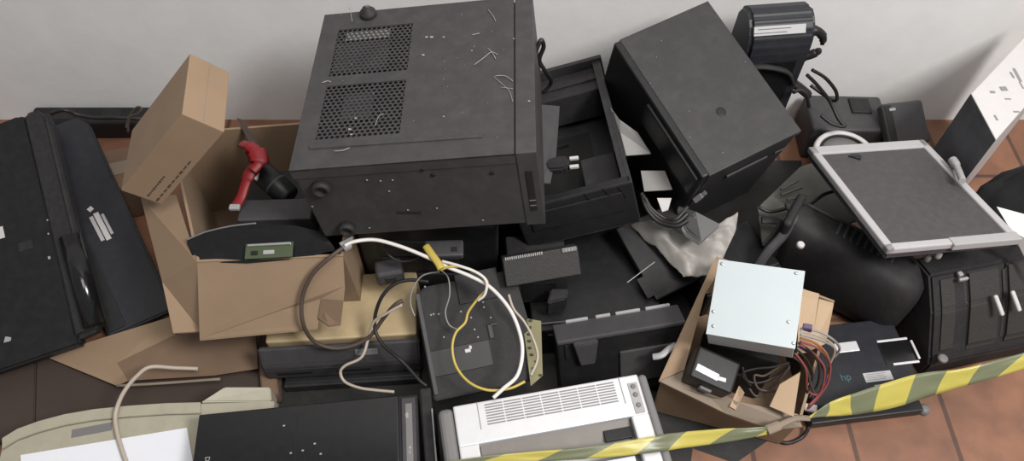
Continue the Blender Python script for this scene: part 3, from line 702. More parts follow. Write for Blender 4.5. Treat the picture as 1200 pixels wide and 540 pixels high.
# black adapter and other contents of the tray
Ma, w, d = frame3(at(808, 440, .215), at(858, 462, .20), at(822, 405, .225))
t = thing('power_adapter', 'black power adapter with white label in the cardboard tray before the silver supply', 'power adapter', Ma @ Matrix.Translation((w / 2, d / 2, -.055)))
obj('adapter_body', B((0, 0, .0275), (w, d, .055), .005, 3), m_black, t)
p = on(Ma, 829, 436, 0); obj('white_label', B((p.x - w / 2, p.y - d / 2, .0552), (.043, .013, .001), 0, 2, Matrix.Rotation(R(-4), 4, 'Z')), m_white, t)
p = on(Ma, 846, 443, 0); obj('label_tab', B((p.x - w / 2, p.y - d / 2 - .002, .0552), (.016, .007, .001), 0, 2, Matrix.Rotation(R(8), 4, 'Z')), m_white, t)
obj('socket', B((.0, -d / 2 - .002, .022), (.024, .008, .018), .003), m_mgrey, t)
t = thing('power_adapter', 'black block in the cardboard tray propping the silver supply from below', 'power adapter', rz(.455, .70, .013, -18))
obj('adapter_body', B((0, 0, .085), (.13, .11, .17), .005), m_matte, t)
obj('socket', B((0, -.057, .08), (.03, .008, .02), .002), m_dark, t)
t = thing('power_adapter', 'black block in the tray underneath the labelled power adapter', 'power adapter', rz(.345, .625, .013, -24))
obj('adapter_body', B((0, .012, .062), (.075, .06, .124), .005), m_matte, t)
obj('socket', B((0, -.021, .06), (.03, .008, .02), .002), m_dark, t)
bm = bmesh.new(); plate(bm, quad((938, 436, .215), (930, 488, .165), (902, 476, .17), (914, 450, .20)), .004)
solo('cardboard_scrap', 'pale triangular cardboard scrap amid the wires in the tray', 'cardboard scrap', bm, m_cardl)
bm = bmesh.new(); plate(bm, quad((866, 452, .17), (872, 460, .17), (862, 480, .15), (855, 476, .155)), .003)
solo('cardboard_scrap', 'slim pale cardboard scrap beside the labelled power adapter in the tray', 'cardboard scrap', bm, m_cardl)
solo('cable', 'thin black cable curling on the tiles under the tray corner', 'cable', T(quad((900, 500, .04), (905, 512, .006), (922, 519, .006), (940, 512, .006), (948, 500, .02)), .004), m_bwire)

# ------------------------------------------------------------------ crumpled plastic sheet
rows = [[(738, 264, .17), (768, 262, .2), (800, 274, .2), (830, 268, .21), (864, 250, .23)],
        [(758, 282, .165), (780, 280, .19), (806, 290, .18), (835, 278, .2), (862, 270, .21)],
        [(780, 302, .16), (798, 300, .175), (815, 304, .165), (838, 296, .185), (852, 292, .19)],
        [(800, 326, .155), (810, 324, .165), (820, 324, .16), (836, 318, .165), (844, 310, .17)]]
G = [[at(*p) for p in r] for r in rows]
U = 26; V = 18
def surf(G, u, v):
    cols = [spline(r, 8) for r in G]; return cols
cols = [spline(r, 7) for r in G]; nn = len(cols[0])
fin = [spline([cols[j][i] for j in range(4)], 7) for i in range(nn)]
bm = bmesh.new(); VV = []
for i, c in enumerate(fin):
    VV.append([bm.verts.new(p + Vector((0, 0, .012 * noise.noise(p * 24) + .008 * abs(noise.noise(p * 55)) + .003 * noise.noise(p * 120)))) for p in c])
for i in range(len(VV) - 1):
    for j in range(len(VV[0]) - 1): bm.faces.new((VV[i][j], VV[i + 1][j], VV[i + 1][j + 1], VV[i][j + 1]))
g = bmesh.ops.extrude_face_region(bm, geom=bm.faces[:]); bmesh.ops.translate(bm, verts=[v for v in g['geom'] if isinstance(v, bmesh.types.BMVert)], vec=(0, 0, -.0015))
for f in bm.faces: f.smooth = True
solo('plastic_or_shade_sheet', 'crumpled greyish beige plastic sheet below the tilted tower computer', 'plastic sheet', bm, m_bag)

# pale boards and coil between the chassis and the desktop
bm = bmesh.new(); plate(bm, quad((716, 126, .33), (726, 140, .32), (747, 155, .30), (763, 180, .28), (734, 182, .28), (727, 155, .30)), .003)
solo('metal_plate', 'pale triangular metal plate wedged between chassis and tilted tower', 'plate', bm, m_plate)
bm = bmesh.new(); plate(bm, quad((751, 200, .26), (779, 200, .26), (788, 222, .25), (755, 224, .25)), .003)
o = solo('bracket_plate', 'pale square bracket plate with one hole below the triangular plate', 'plate', bm, m_plate)
bm = bmesh.new()
c = at(775, 248, .25)
for i in range(4): 
    pass
for i in range(3):
    tube(bm, quad((752 + i * 2, 226 + i * 3, .26), (758 + i * 3, 245, .25), (772 + i * 4, 260 - i * 2, .24), (792, 265 - i * 4, .25), (806, 258 - i * 8, .26)), .0045)
solo('cable', 'thick black cable coil hanging over the crumpled plastic sheet', 'cable', bm, m_bwire)
bm = bmesh.new(); plate(bm, quad((770, 232, .235), (787, 232, .235), (783, 246, .23), (776, 248, .23)), .002)
solo('paper_scrap', 'small white scrap showing through the black cable coil', 'paper scrap', bm, m_wplas)
bm = bmesh.new(); plate(bm, quad((795, 240, .262), (815, 248, .262), (845, 262, .25), (822, 283, .235), (806, 272, .24), (800, 262, .25)), .012, .002)
solo('plastic_bracket', 'black plastic bracket jutting from under the tilted tower over the crumpled sheet', 'bracket', bm, m_black)
pu = on_axis(MT, 818, 232, 1, -TD / 2 - .006); w = d = 0.0
Mu = MT @ Matrix.Translation(pu) @ Matrix.Rotation(R(-50), 4, 'Y')
t = thing('usb_plug', 'small grey plug dangling at the near corner of the tilted tower', 'plug', Mu)
obj('plug_body', B((w / 2, d / 2, 0), (.022, .012, .008), .002), m_mgrey, t)
obj('plug_tip', B((w / 2 + .016, d / 2, 0), (.012, .009, .004), .001), m_steel, t)

# ------------------------------------------------------------------ black flat panel, optical drive and small dark parts in the middle
Mn, w, d = frame3(at(770, 352, .12), at(838, 318, .12), at(690, 282, .17))
t = thing('flat_display', 'black flat display lying below the crumpled plastic sheet', 'laptop lid', Mn @ Matrix.Translation((w / 2, d / 2, -.014)))
obj('lid_shell', B((0, 0, .007), (w, d, .014), .003), m_black, t)
a, b = on(Mn, 735, 331, 0), on(Mn, 767, 307, 0); mid = (a + b) / 2
obj('painted_glint', B((mid.x - w / 2, mid.y - d / 2, .0145), ((b - a).length, .0015, .001), 0, 2, Matrix.Rotation(math.atan2(b.y - a.y, b.x - a.x), 4, 'Z')), m_lgrey, t)  # glint across the lid, painted as a pale line
a = on(Mn, 770, 330, 0); obj('inset_panel', B((a.x - w / 2, a.y - d / 2, .0143), (w * .5, .045, .001)), m_matte, t)
Mv, w, d = frame3(at(596, 336, .215), at(672, 323, .215), at(587, 303, .255))
t = thing('optical_drive', 'dark grey optical drive with ribbed metal edge under the open chassis', 'optical drive', Mv @ Matrix.Translation((w / 2, d / 2, -.03)))
obj('drive_body', B((.006, .0, .015), (w + .02, d, .03), .002), m_textg, t)
bm = bmesh.new()
for i in range(18): box(bm, (-w / 2 + .002 + i * .0042, d / 2 - .002, .031), (.0028, .006, .004), .0006)
obj('ribbed_edge', bm, m_lgrey, t)
obj('connector', B((w / 2 - .002, d / 2 - .004, .031), (.030, .009, .006), .0015), m_mgrey, t)
bm = bmesh.new()
for i in range(3): box(bm, (w / 2 - .009 + i * .006, d / 2 - .004, .0345), (.003, .004, .002))
obj('connector_pin', bm, m_steel, t)
t = thing('hard_drive', 'black drive block beneath the dark grey optical drive', 'drive', rz(.05, .855, .112, 5))
obj('drive_body', B((0, 0, .045), (.12, .11, .09), .004), m_matte, t)
obj('drive_label', B((0, -.0555, .045), (.07, .001, .06)), m_black, t)
Me = pose(at(455, 312, .22), (0, 0, 12))
t = thing('plastic_block', 'dark grey rounded block below the large case beside the white cable', 'block', Me @ Matrix.Translation((0, 0, -.04)))
obj('block_body', B((0, 0, .02), (.055, .04, .04), .008, 3), m_dgrey, t); obj('block_lens', B((.0, -.02, .02), (.02, .004, .02), .002), m_black, t)
Me = pose(at(520, 290, .28), (8, 0, 2))
t = thing('drive_bracket', 'grey flat bracket tucked under the near edge of the large case', 'bracket', Me @ Matrix.Translation((0, 0, -.02)))
obj('bracket_plate', B((0, 0, .01), (.075, .035, .018), .004), m_dgrey, t); obj('bracket_hole', B((.02, -.004, .0195), (.012, .010, .002), .001), m_dark, t)
bm = bmesh.new(); prism(bm, [(-.02, -.012), (.02, -.008), (.03, .014), (-.006, .02)], 0, .05, .003)
bmesh.ops.transform(bm, matrix=pose(at(650, 362, .13), (0, 0, 10)), verts=bm.verts[:])
solo('plastic_wedge', 'small black plastic wedge behind the ridged black tray', 'wedge', bm, m_matte)

# ------------------------------------------------------------------ ridged black box (printer tray) in the middle front
OWd, ODp, OHt = .253, .049, .173
MX = base((.215, .688, .096), (-20.5, -2.7, 9.0), OHt)
t = thing('printer_tray', 'black ridged printer tray standing behind the silver printer', 'printer tray', MX)
bm = bmesh.new(); box(bm, (0, 0, OHt / 2), (OWd, ODp, OHt - .004), .004); obj('tray_body', bm, m_black, t)
bm = bmesh.new(); box(bm, (0, -.002, OHt - .004), (OWd, ODp + .004, .010), .003); obj('top_band', bm, m_dgrey, t)
for (a, b) in ((-.10, -.055), (-.04, -.01), (-.0, .05), (.06, .11)):
    obj('top_lug', B(((a + b) / 2, ODp / 2 - .001, OHt + .002), (b - a, .006, .008), .002), m_lgrey, t)
p = on_axis(MX, 687, 408, 1, -ODp / 2)
bm = bmesh.new(); prism(bm, [(p.x - .026, OHt - .006), (p.x - .015, OHt - .062), (p.x + .014, OHt - .062), (p.x + .022, OHt - .006)], -ODp / 2 - .014, -ODp / 2 + .004, .002, 2, Matrix(((1, 0, 0, 0), (0, 0, 1, 0), (0, 1, 0, 0), (0, 0, 0, 1))))
obj('clip', bm, m_dgrey, t)
obj('end_slot', B((-OWd / 2 + .018, -ODp / 2 - .001, OHt - .03), (.007, .004, .035), .001), m_dark, t)
obj('lower_panel', B((.055, -ODp / 2 - .002, OHt * .45), (.12, .006, OHt * .5), .002), m_dgrey, t)
bm = bmesh.new(); tube(bm, quad((765, 418, .16), (775, 416, .165), (785, 408, .165), (792, 404, .16)), .007, flat=.5)
solo('plastic_strip', 'crinkled shiny plastic strip by the left wall of the cardboard tray', 'plastic strip', bm, m_lgrey)
# circuit board sliver
bm = bmesh.new(); plate(bm, quad((612, 372, .165), (634, 376, .165), (636, 440, .14), (622, 452, .135)), .003)
Mz = Matrix.Identity(4)
o = solo('circuit_board', 'olive circuit board strip between the black stripped laptop and the ridged tray', 'circuit board', bm, m_olive)
bm = bmesh.new()
for i in range(9):
    p = at(616 + i * 1.6 + random.uniform(-2, 6), 376 + i * 8, .165 - i * .0032); box(bm, p - o.location + Vector((0, 0, .002)), (.006, .004, .004), .0008)
obj('component', bm, m_dgrey, o)

# ------------------------------------------------------------------ black stripped laptop
Mm, w, d = frame3(at(509, 470, .125), at(638, 442, .125), at(476, 340, .205))
t = thing('stripped_laptop', 'black stripped laptop body strewn with screws and cable ends behind the silver printer', 'stripped laptop', Mm @ Matrix.Translation((w / 2, d / 2, -.018)))
bm = bmesh.new(); prism(bm, [(-w / 2, -d / 2), (w / 2 - .01, -d / 2), (w / 2, -d / 2 + .02), (w / 2 - .012, d / 2 - .02), (w / 2 - .03, d / 2), (-w / 2 + .02, d / 2), (-w / 2, d / 2 - .02)], 0, .018, .003); obj('base_shell', bm, m_matte, t)
def lm(px, py):
    p = on(Mm, px, py, 0); return Vector((p.x - w / 2, p.y - d / 2, .018))
p = lm(560, 335); obj('raised_panel', B((p.x, p.y, .0195), (.085, .06, .005), .0015), m_matte, t)
p = lm(540, 420); obj('battery_bay', B((p.x, p.y, .0185), (.12, .05, .002), .001), m_black, t)
p = lm(575, 388); bm = bmesh.new(); box(bm, p, (.010, .03, .008), .002); box(bm, p + Vector((.006, .012, 0)), (.02, .006, .008), .002); obj('hinge_stub', bm, m_dgrey, t)
bm = bmesh.new()
for q in ((508, 368), (514, 368), (505, 369), (546, 338), (556, 342), (566, 354), (540, 365), (552, 372), (567, 360), (490, 352), (556, 386), (498, 336), (560, 395), (520, 395), (575, 372)):
    lathe(bm, [(.0022, 0), (.002, .0018), (.001, .002)], Matrix.Translation(lm(*q)), 8)
obj('screw', bm, m_lint, t)
p = lm(548, 411); bm = bmesh.new(); box(bm, p + Vector((0, 0, .003)), (.012, .008, .006), .002); box(bm, p + Vector((.006, .005, .004)), (.006, .008, .006), .002); obj('white_plug', bm, m_wplas, t)
obj('side_strip', B((-w / 2 + .006, 0, .019), (.008, d * .9, .004), .001), m_dgrey, t)

# loose cables lying over it
def cab(label, pts, r, m, name='cable'): return solo(name, label, 'cable', T(quad(*pts), r), m)
cab('white cable arching from the large case over the stripped laptop to the silver printer', [(404, 288, .335), (415, 283, .335), (440, 281, .325), (470, 289, .31), (500, 301, .295), (525, 313, .29), (550, 323, .28), (575, 337, .265), (597, 362, .25), (609, 390, .235), (612, 415, .225), (606, 440, .215), (590, 455, .21), (578, 466, .205)], .0037, m_wwire)
cab('yellow cable looping over the black stripped laptop', [(516, 316, .29), (530, 312, .295), (550, 315, .29), (568, 326, .275), (571, 337, .26), (560, 350, .25), (549, 365, .235), (545, 378, .225), (534, 390, .22), (530, 408, .21), (535, 430, .20), (550, 448, .20), (572, 457, .20), (597, 455, .20), (615, 447, .20)], .0026, m_ywire)
cab('second white wire running beside the arching white cable', [(518, 306, .297), (540, 312, .297), (560, 320, .29), (570, 330, .28), (568, 345, .262), (560, 352, .25)], .0028, m_wwire)
bm = bmesh.new(); tube(bm, quad((499, 288, .30), (506, 298, .30), (514, 309, .298), (517, 315, .296)), .0075, flat=.6)
solo('connector', 'yellow taped connector where the white cables meet below the large case', 'connector', bm, m_ywire)
bm = bmesh.new(); prism(bm, [(-.012, -.006), (.012, .010), (.012, -.014), (.0, -.020)], 0, .008, .001); bmesh.ops.transform(bm, matrix=pose(at(406, 284, .325), (0, 0, 0)), verts=bm.verts[:])
solo('connector', 'small pale triangular connector at the end of the white cable', 'connector', bm, m_lgrey)
cab('brownish black cable looping over the carton flap and cream machine', [(402, 290, .33), (385, 303, .325), (365, 323, .30), (354, 350, .26), (355, 378, .22), (366, 398, .17), (385, 407, .145), (405, 407, .14), (425, 400, .145), (437, 390, .16), (450, 372, .19), (462, 358, .22), (472, 352, .225)], .0040, m_brwire)
cab('black cable loop hanging at the left side of the stripped laptop', [(502, 330, .24), (480, 328, .24), (462, 333, .235), (448, 347, .22), (440, 368, .19), (440, 388, .165), (450, 405, .155), (465, 418, .155), (476, 428, .15), (492, 446, .145), (500, 452, .142)], .0036, m_bwire)
cab('thin grey cable curving over the far edge of the stripped laptop', [(515, 318, .27), (495, 323, .255), (484, 338, .235), (481, 355, .215), (486, 370, .20)], .0016, m_gwire)
cab('thin grey wire dropping across the middle of the stripped laptop', [(516, 316, .28), (525, 325, .25), (527, 345, .23), (522, 365, .21), (526, 380, .20), (536, 386, .195)], .0014, m_gwire)
cab('beige wire curving from the stripped laptop down over the dark front of the cream machine', [(471, 357, .225), (455, 366, .21), (438, 377, .185), (432, 395, .15), (424, 418, .13), (405, 428, .12), (399, 436, .11), (404, 447, .10), (420, 454, .10), (440, 457, .10), (462, 459, .10)], .0030, m_pwire)
cab('beige cable running along the right side of the stripped laptop', [(596, 345, .235), (602, 362, .22), (615, 378, .205), (626, 400, .195), (630, 420, .185), (622, 440, .18)], .0026, m_pwire)
cab('short black cable under the near edge of the large case', [(450, 285, .30), (455, 298, .27), (470, 306, .26), (488, 303, .265), (498, 292, .28)], .0022, m_bwire)

# ------------------------------------------------------------------ small closed carton
SW, SD, SH = .075, .153, .238
MSb = base((-.62, .967, .451), (-1.3, 44.5, 8.1), SH)
t = thing('carton', 'small closed cardboard box tipped on its edge on top of the large open carton', 'carton', MSb)
obj('carton_body', B((0, 0, SH / 2), (SW, SD, SH), .0012), m_card, t)
bm = bmesh.new()
for (a, b) in (((173, 230), (193, 206)), ((183, 236), (224, 188))):
    pa, pb = on_axis(MSb, *a, 1, -SD / 2), on_axis(MSb, *b, 1, -SD / 2); mid = (pa + pb) / 2; dd = pb - pa
    n = 9
    for i in range(n):
        q = pa + dd * ((i + .5) / n); box(bm, (q.x, -SD / 2 - .0002, q.z), (dd.length / n * .7, .0008, .0028 if i % 3 else .004), 0, 2, Matrix.Rotation(-math.atan2(dd.z, dd.x), 4, 'Y'))
obj('printed_line', bm, m_ink, t)
obj('top_seam', B((0, 0, SH + .0002), (.0015, SD - .01, .0008)), m_edge, t)

# ------------------------------------------------------------------ large open carton
zt = .315
FL, FR = at(231, 307, zt), at(402, 300, zt)
BL = Vector((-.70, 1.07, .335)); BR = Vector((FR.x - .01, 1.13, zt))
ML = Matrix.Translation(((FL.x + FR.x + BL.x + BR.x) / 4, (FL.y + FR.y + BL.y + BR.y) / 4, 0))
t = thing('open_carton', 'large open cardboard box full of dark scrap left of the large case', 'carton', ML)
I = ML.inverted(); top = [I @ p for p in (FL, FR, BR, BL)]
low = [Vector((p.x, p.y + (.02 if i < 2 else 0), .07)) for i, p in enumerate(top)]
bm = bmesh.new(); hexa(bm, [p - Vector((0, 0, .006)) for p in low], low); obj('carton_floor', bm, m_cardd, t)
for i, nm in enumerate(['front_wall', 'right_wall', 'back_wall', 'left_wall']):
    j = (i + 1) % 4; bm = bmesh.new(); wall(bm, low[i], low[j], top[j], top[i], .005); obj(nm, bm, m_card, t)
ff = [I @ p for p in quad((231, 306, zt), (402, 299, zt), (404, 335, .26), (402, 352, .235), (376, 350, .235), (372, 384, .19), (234, 397, .185))]
bm = bmesh.new(); hexa(bm, [p - Vector((0, .002, .004)) for p in ff], ff); obj('front_flap', bm, m_card, t)
ff = [I @ p for p in quad((376, 350, .236), (402, 352, .236), (399, 379, .20), (385, 381, .205), (373, 372, .21))]
bm = bmesh.new(); hexa(bm, [p - Vector((0, .002, .004)) for p in ff], ff); obj('torn_corner', bm, m_cardd, t)
ff = [I @ p for p in quad((206, 228, .33), (231, 307, zt), (236, 388, .18), (203, 390, .19), (190, 330, .24), (165, 232, .30))]
bm = bmesh.new(); hexa(bm, [p - Vector((0, 0, .004)) for p in ff], ff); obj('left_flap', bm, m_card, t)
# scrap inside the carton
bm = bmesh.new()
top_pts = quad((219, 282, .325), (240, 273, .335), (270, 266, .345), (300, 262, .35), (345, 264, .345), (378, 272, .335), (392, 290, .325), (350, 300, .315), (290, 305, .315), (240, 304, .315), (225, 296, .318))
hexa(bm, [p - Vector((0, .004, .004)) for p in top_pts], top_pts)
cv = solo('plastic_cover', 'glossy black curved cover lying across the mouth of the large open carton', 'cover', bm, m_gloss)
solo('rim_trim', 'thin pale edge strip along the rim of the glossy black cover', 'trim strip', T(quad((219, 281, .327), (240, 272, .337), (270, 265, .347), (300, 261.5, .352)), .0016), m_mgrey)
Mg, w, d = frame3(at(287, 304, .325), at(343, 301, .325), at(280, 287, .33))
t = thing('memory_module', 'green memory module with shiny clip on the glossy black cover', 'memory module', Mg)
obj('module_board', B((w / 2, d / 2, .001), (w, d, .003), .0005), m_green, t)
obj('metal_clip', B((w / 2, d - .004, .004), (w * .92, .005, .004), .001), m_steel, t)
obj('chip', B((w * .5, d * .35, .0035), (.020, .008, .003), .0006), m_lgrey, t)
obj('chip', B((w * .2, d * .35, .0035), (.012, .008, .003), .0006), m_black, t)
Mg = rz(*at(325, 258, .30), 2)
t = thing('drive_case', 'dark grey flat drive box behind the glossy black cover in the carton', 'drive', Mg @ Matrix.Translation((0, 0, -.05)))
obj('drive_body', B((0, 0.012, .035), (.14, .05, .07), .003), m_dgrey, t); obj('drive_port', B((-.04, -.0135, .04), (.03, .002, .01)), m_dark, t)
a, b = at(300, 196, .33), at(340, 232, .30)
Mc = axis_m(a, b - a); L = (b - a).length
t = thing('cylindrical_adapter', 'black cylindrical adapter lying slanted in the large open carton', 'adapter', Mc)
bm = bmesh.new(); lathe(bm, [(.018, 0), (.024, .004), (.024, L - .004), (.021, L)]); obj('tube_body', bm, m_black, t)
bm = bmesh.new(); lathe(bm, [(.0245, L * .55), (.0248, L * .56), (.0248, L * .60), (.0245, L * .61)]); obj('ring', bm, m_dgrey, t)
obj('white_label', B((0.008, -.0225, L * .8), (.016, .003, .006), .0005), m_wplas, t)
bm = bmesh.new(); tube(bm, quad((283, 168, .36), (292, 172, .37), (300, 182, .37), (299, 195, .365), (292, 205, .36), (287, 218, .35), (282, 232, .34), (275, 243, .33)), [.010] * 10 + [.016] * 12 + [.013] * 14 + [.010] * 21, flat=.35)
tt = solo('ribbon_cable', 'red flat cable with pale connectors in the large open carton', 'cable', bm, m_red)
loc = tt.location
bm = bmesh.new(); tube(bm, [p - loc for p in quad((291, 170, .385), (300, 178, .385), (304, 190, .38), (296, 200, .375))], [.012] * 8 + [.018] * 9 + [.010] * 8, flat=.4); obj('folded_loop', bm, m_red, tt)
obj('end_connector', B(at(275, 243, .335) - loc, (.02, .012, .008), .002), m_lgrey, tt)
obj('end_connector', B(at(301, 206, .355) - loc, (.006, .02, .008), .002), m_wplas, tt)
bm = bmesh.new(); plate(bm, quad((277, 138, .33), (284, 140, .335), (312, 185, .345), (304, 190, .34)), .004)
solo('metal_strip', 'dark brown strip leaning against the back of the large open carton', 'strip', bm, m_brwire)
t = thing('drive_block', 'black drive block deep inside the large open carton', 'drive', rz(-.47, .95, .071, 6))
obj('block_body', B((0.02, 0, .09), (.20, .18, .18), .004), m_matte, t); obj('block_lid', B((0.02, 0, .181), (.19, .17, .004), .001), m_black, t)

# ------------------------------------------------------------------ keyboard underside and laptop at the far left
Mkb, w, d = frame3(at(128, 396, .03), at(203, 362, .03), at(66, 145, .20))
t = thing('keyboard', 'black keyboard lying face down with white barcode label beside the small closed box', 'keyboard', Mkb @ Matrix.Translation((w / 2, d / 2, -.022)))
w2 = w
bm = bmesh.new(); prism(bm, [(-w / 2, -d / 2), (w / 2, -d / 2), (w / 2, d / 2 - .03), (w / 2 - .02, d / 2), (-w / 2, d / 2)], 0, .022, .004); obj('keyboard_shell', bm, m_bluek, t)
obj('front_strip', B((-w / 2 + .022, 0, .0225), (.036, d * .96, .004), .0015), m_black, t)
def lk(px, py):
    p = on(Mkb, px, py, 0); return Vector((p.x - w2 / 2, p.y - d / 2, .0222))
pa, pb = lk(111, 250), lk(127, 281); dd = pb - pa; ang = math.atan2(dd.y, dd.x)
for i, (off, l, wd) in enumerate(((-.010, .9, .008), (.002, 1.0, .011), (.013, .75, .006))):
    q = (pa + pb) / 2 + Vector((-math.sin(ang), math.cos(ang), 0)) * off
    obj('barcode_label', B((q.x, q.y, .0224), (dd.length * l, wd, .0008), 0, 2, Matrix.Rotation(ang, 4, 'Z')), m_label if i != 1 else m_wplas, t)
q = lk(106, 245); obj('white_sticker', B((q.x, q.y, .0224), (.011, .010, .0008), 0, 2, Matrix.Rotation(.4, 4, 'Z')), m_wplas, t)
for (px, py) in ((100, 300), (103, 311), (105, 323)):
    q = lk(px, py); bm = bmesh.new(); lathe(bm, [(.004, 0), (.004, .002), (.002, .003)], Matrix.Translation((q.x, q.y, .024)), 10); obj('indicator', bm, m_mgrey, t)
Mlp, w, d = frame3(at(-60, 405, .07), at(124, 392, .07), at(-112, 140, .20)); 
Mlp, w, d = frame3(at(-70, 408, .07), at(122, 394, .07), at(-20, 132, .20))
xr, yr = at(122, 394, .07), at(57, 124, .27)
yy = (yr - xr).normalized(); xx = (at(-20, 400, .07) - xr); xx = -(xx - yy * xx.dot(yy)).normalized(); zz = xx.cross(yy)
Mlp = Matrix((xx, yy, zz)).transposed().to_4x4(); Mlp.translation = xr; d = (yr - xr).length; w = .30
t = thing('laptop', 'black closed laptop with glossy hinge barrel lying at the far left edge', 'laptop', Mlp @ Matrix.Translation((-w / 2, d / 2, -.03)))
bm = bmesh.new(); prism(bm, [(-w / 2, -d / 2), (w / 2 - .05, -d / 2), (w / 2 - .05, d / 2 - .01), (w / 2 - .07, d / 2), (-w / 2, d / 2 - .02)], 0, .03, .005); obj('laptop_shell', bm, m_black, t)
bm = bmesh.new(); prism(bm, [(w / 2 - .058, -d / 2 + .01), (w / 2 - .002, -d / 2 + .015), (w / 2 - .002, d / 2 - .03), (w / 2 - .012, d / 2 - .006), (w / 2 - .03, d / 2), (w / 2 - .058, d / 2 - .005)], .002, .040, .010, 3); obj('hinge_cover', bm, m_matte, t)
pa, pb = on(Mlp, 76, 275, .034), on(Mlp, 105, 380, .034)
off = Vector((w / 2, -d / 2, .03))
bm = bmesh.new(); tube(bm, [pa + off - Vector((0, 0, .022)), pb + off - Vector((0, 0, .022))], .022, seg=20, k=1); obj('hinge_barrel', bm, m_gloss, t)
for (px, py, s) in ((58, 302, .005), (56, 258, .003), (57, 274, .003)):
    p = on(Mlp, px, py, .0) + off; obj('speck', B((p.x, p.y, .031), (s, s * 1.3, .002), .0006), m_lgrey, t)
p = on(Mlp, 3, 272, 0) + off; obj('white_sticker', B((p.x - .012, p.y, .0305), (.03, .026, .001)), m_wplas, t)
p = on(Mlp, 30, 288, 0) + off; obj('emblem', B((p.x, p.y, .0304), (.03, .02, .001), .0003), m_matte, t)
p = on(Mlp, 9, 398, 0) + off; bm = bmesh.new(); prism(bm, [(p.x - .008, p.y - .004), (p.x + .006, p.y - .005), (p.x + .009, p.y + .002), (p.x - .002, p.y + .008)], .030, .033, .0008); obj('pale_chip', bm, m_lgrey, t)
t = thing('carton', 'flat brown carton under the far end of the face down keyboard', 'carton', rz(-1.0, 1.14, 0, 18))
obj('carton_body', B((-.04, 0, .055), (.34, .13, .11), .003), m_cardd, t); obj('packing_tape', B((-.04, 0, .1105), (.34, .04, .001)), m_edge, t)
cab('black cable lying along the foot of the wall behind the keyboard', [(60, 133, .17), (75, 129, .18), (90, 134, .16), (110, 138, .15), (135, 138, .15), (160, 139, .14), (172, 140, .13)], .0045, m_bwire)
cab('thin dark cable loop standing up behind the small closed box', [(148, 150, .16), (152, 136, .18), (160, 126, .20), (166, 127, .20), (162, 133, .19), (152, 138, .18), (150, 155, .15)], .0028, m_brwire)

# ------------------------------------------------------------------ brown cardboard sheet on the floor, left
bm = bmesh.new()
A = quad((37, 411, .022), (90, 405, .034), (200, 371, .075), (205, 392, .06), (137, 425, .04))
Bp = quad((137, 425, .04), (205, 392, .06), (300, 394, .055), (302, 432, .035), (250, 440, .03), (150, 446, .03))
Cp = quad((37, 411, .022), (137, 425, .04), (150, 446, .03), (137, 452, .025))
plate(bm, A, .004); plate(bm, Cp, .004)
sh = solo('cardboard_sheet', 'bent brown cardboard flap lying on the floor in front of the keyboard', 'cardboard', bm, m_card)
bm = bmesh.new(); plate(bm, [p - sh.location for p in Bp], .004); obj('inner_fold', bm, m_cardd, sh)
bm = bmesh.new(); tube(bm, [p - sh.location for p in quad((137, 452, .028), (190, 449, .03), (258, 444, .034))], .003, k=4); obj('frayed_edge', bm, m_edge, sh)

m_board = mat('dark brown board', (0.045, 0.030, 0.023), 0.75, var=0.3, bump=0.15, bscale=60)
for (pts, lab) in ((((-60, 395), (42, 402), (40, 500), (-60, 545)), 'dark brown board on the floor at the lower left edge under the laptop'),
                   (((43, 402), (190, 415), (330, 400), (330, 470), (41, 500)), 'dark brown board on the floor beneath the bent cardboard flap')):
    q = [at(x_, y_, .012) for x_, y_ in pts]
    bm = bmesh.new(); prism(bm, [(p.x, p.y) for p in q], 0.001, .012, .002)
    solo('wooden_board', lab, 'board', bm, m_board)

# ------------------------------------------------------------------ cream topped machine
q0, q1 = at(303, 411, .125), at(489, 400, .125)
Mkk, w, d = frame3(q0, q1, at(461, 330, .125)); d = .17
t = thing('cream_machine', 'cream topped machine with rounded dark grey front under the open carton flap', 'machine', Mkk @ Matrix.Translation((w / 2, d / 2, -.095)))
obj('cream_cover', B((.004, .008, .0565), (w - .012, d - .02, .074), .004), m_cream, t)
bm = bmesh.new(); prism(bm, [(-d / 2 - .018, .0), (-d / 2 + .008, 0), (-d / 2 + .010, .094), (-d / 2 + .002, .094), (-d / 2 - .016, .058), (-d / 2 - .020, .045)], -w / 2 - .004, w / 2 + .002, .004, 3, XX); obj('front_panel', bm, m_dgrey, t)
obj('base_pan', B((0, 0, .010), (w - .004, d - .01, .02), .003), m_black, t)
obj('label_plate', B((w * .17, -d / 2 - .007, .0775), (.045, .014, .004), .001, 2, Matrix.Rotation(R(63), 4, 'X')), m_mgrey, t)
for x_ in (-.10, .02): obj('front_slot', B((x_, -d / 2 - .0185, .025), (.07, .003, .010), .001), m_dark, t)
bm = bmesh.new(); prism(bm, [(p.x, p.y) for p in quad((300, 400, .03), (318, 398, .03), (330, 468, .0), (312, 476, .0))], 0.0, .03, .003)
solo('cardboard_block', 'brown cardboard block at the left corner of the cream topped machine', 'cardboard', bm, m_cardd)
t = thing('computer_case', 'black flat case beneath the cream topped machine', 'computer case', rz(-.335, .745, 0, 4))
obj('case_body', B((0, 0.0, .014), (.28, .16, .026), .003), m_black, t); obj('front_bezel', B((0, -.083, .014), (.28, .008, .024), .002), m_matte, t)

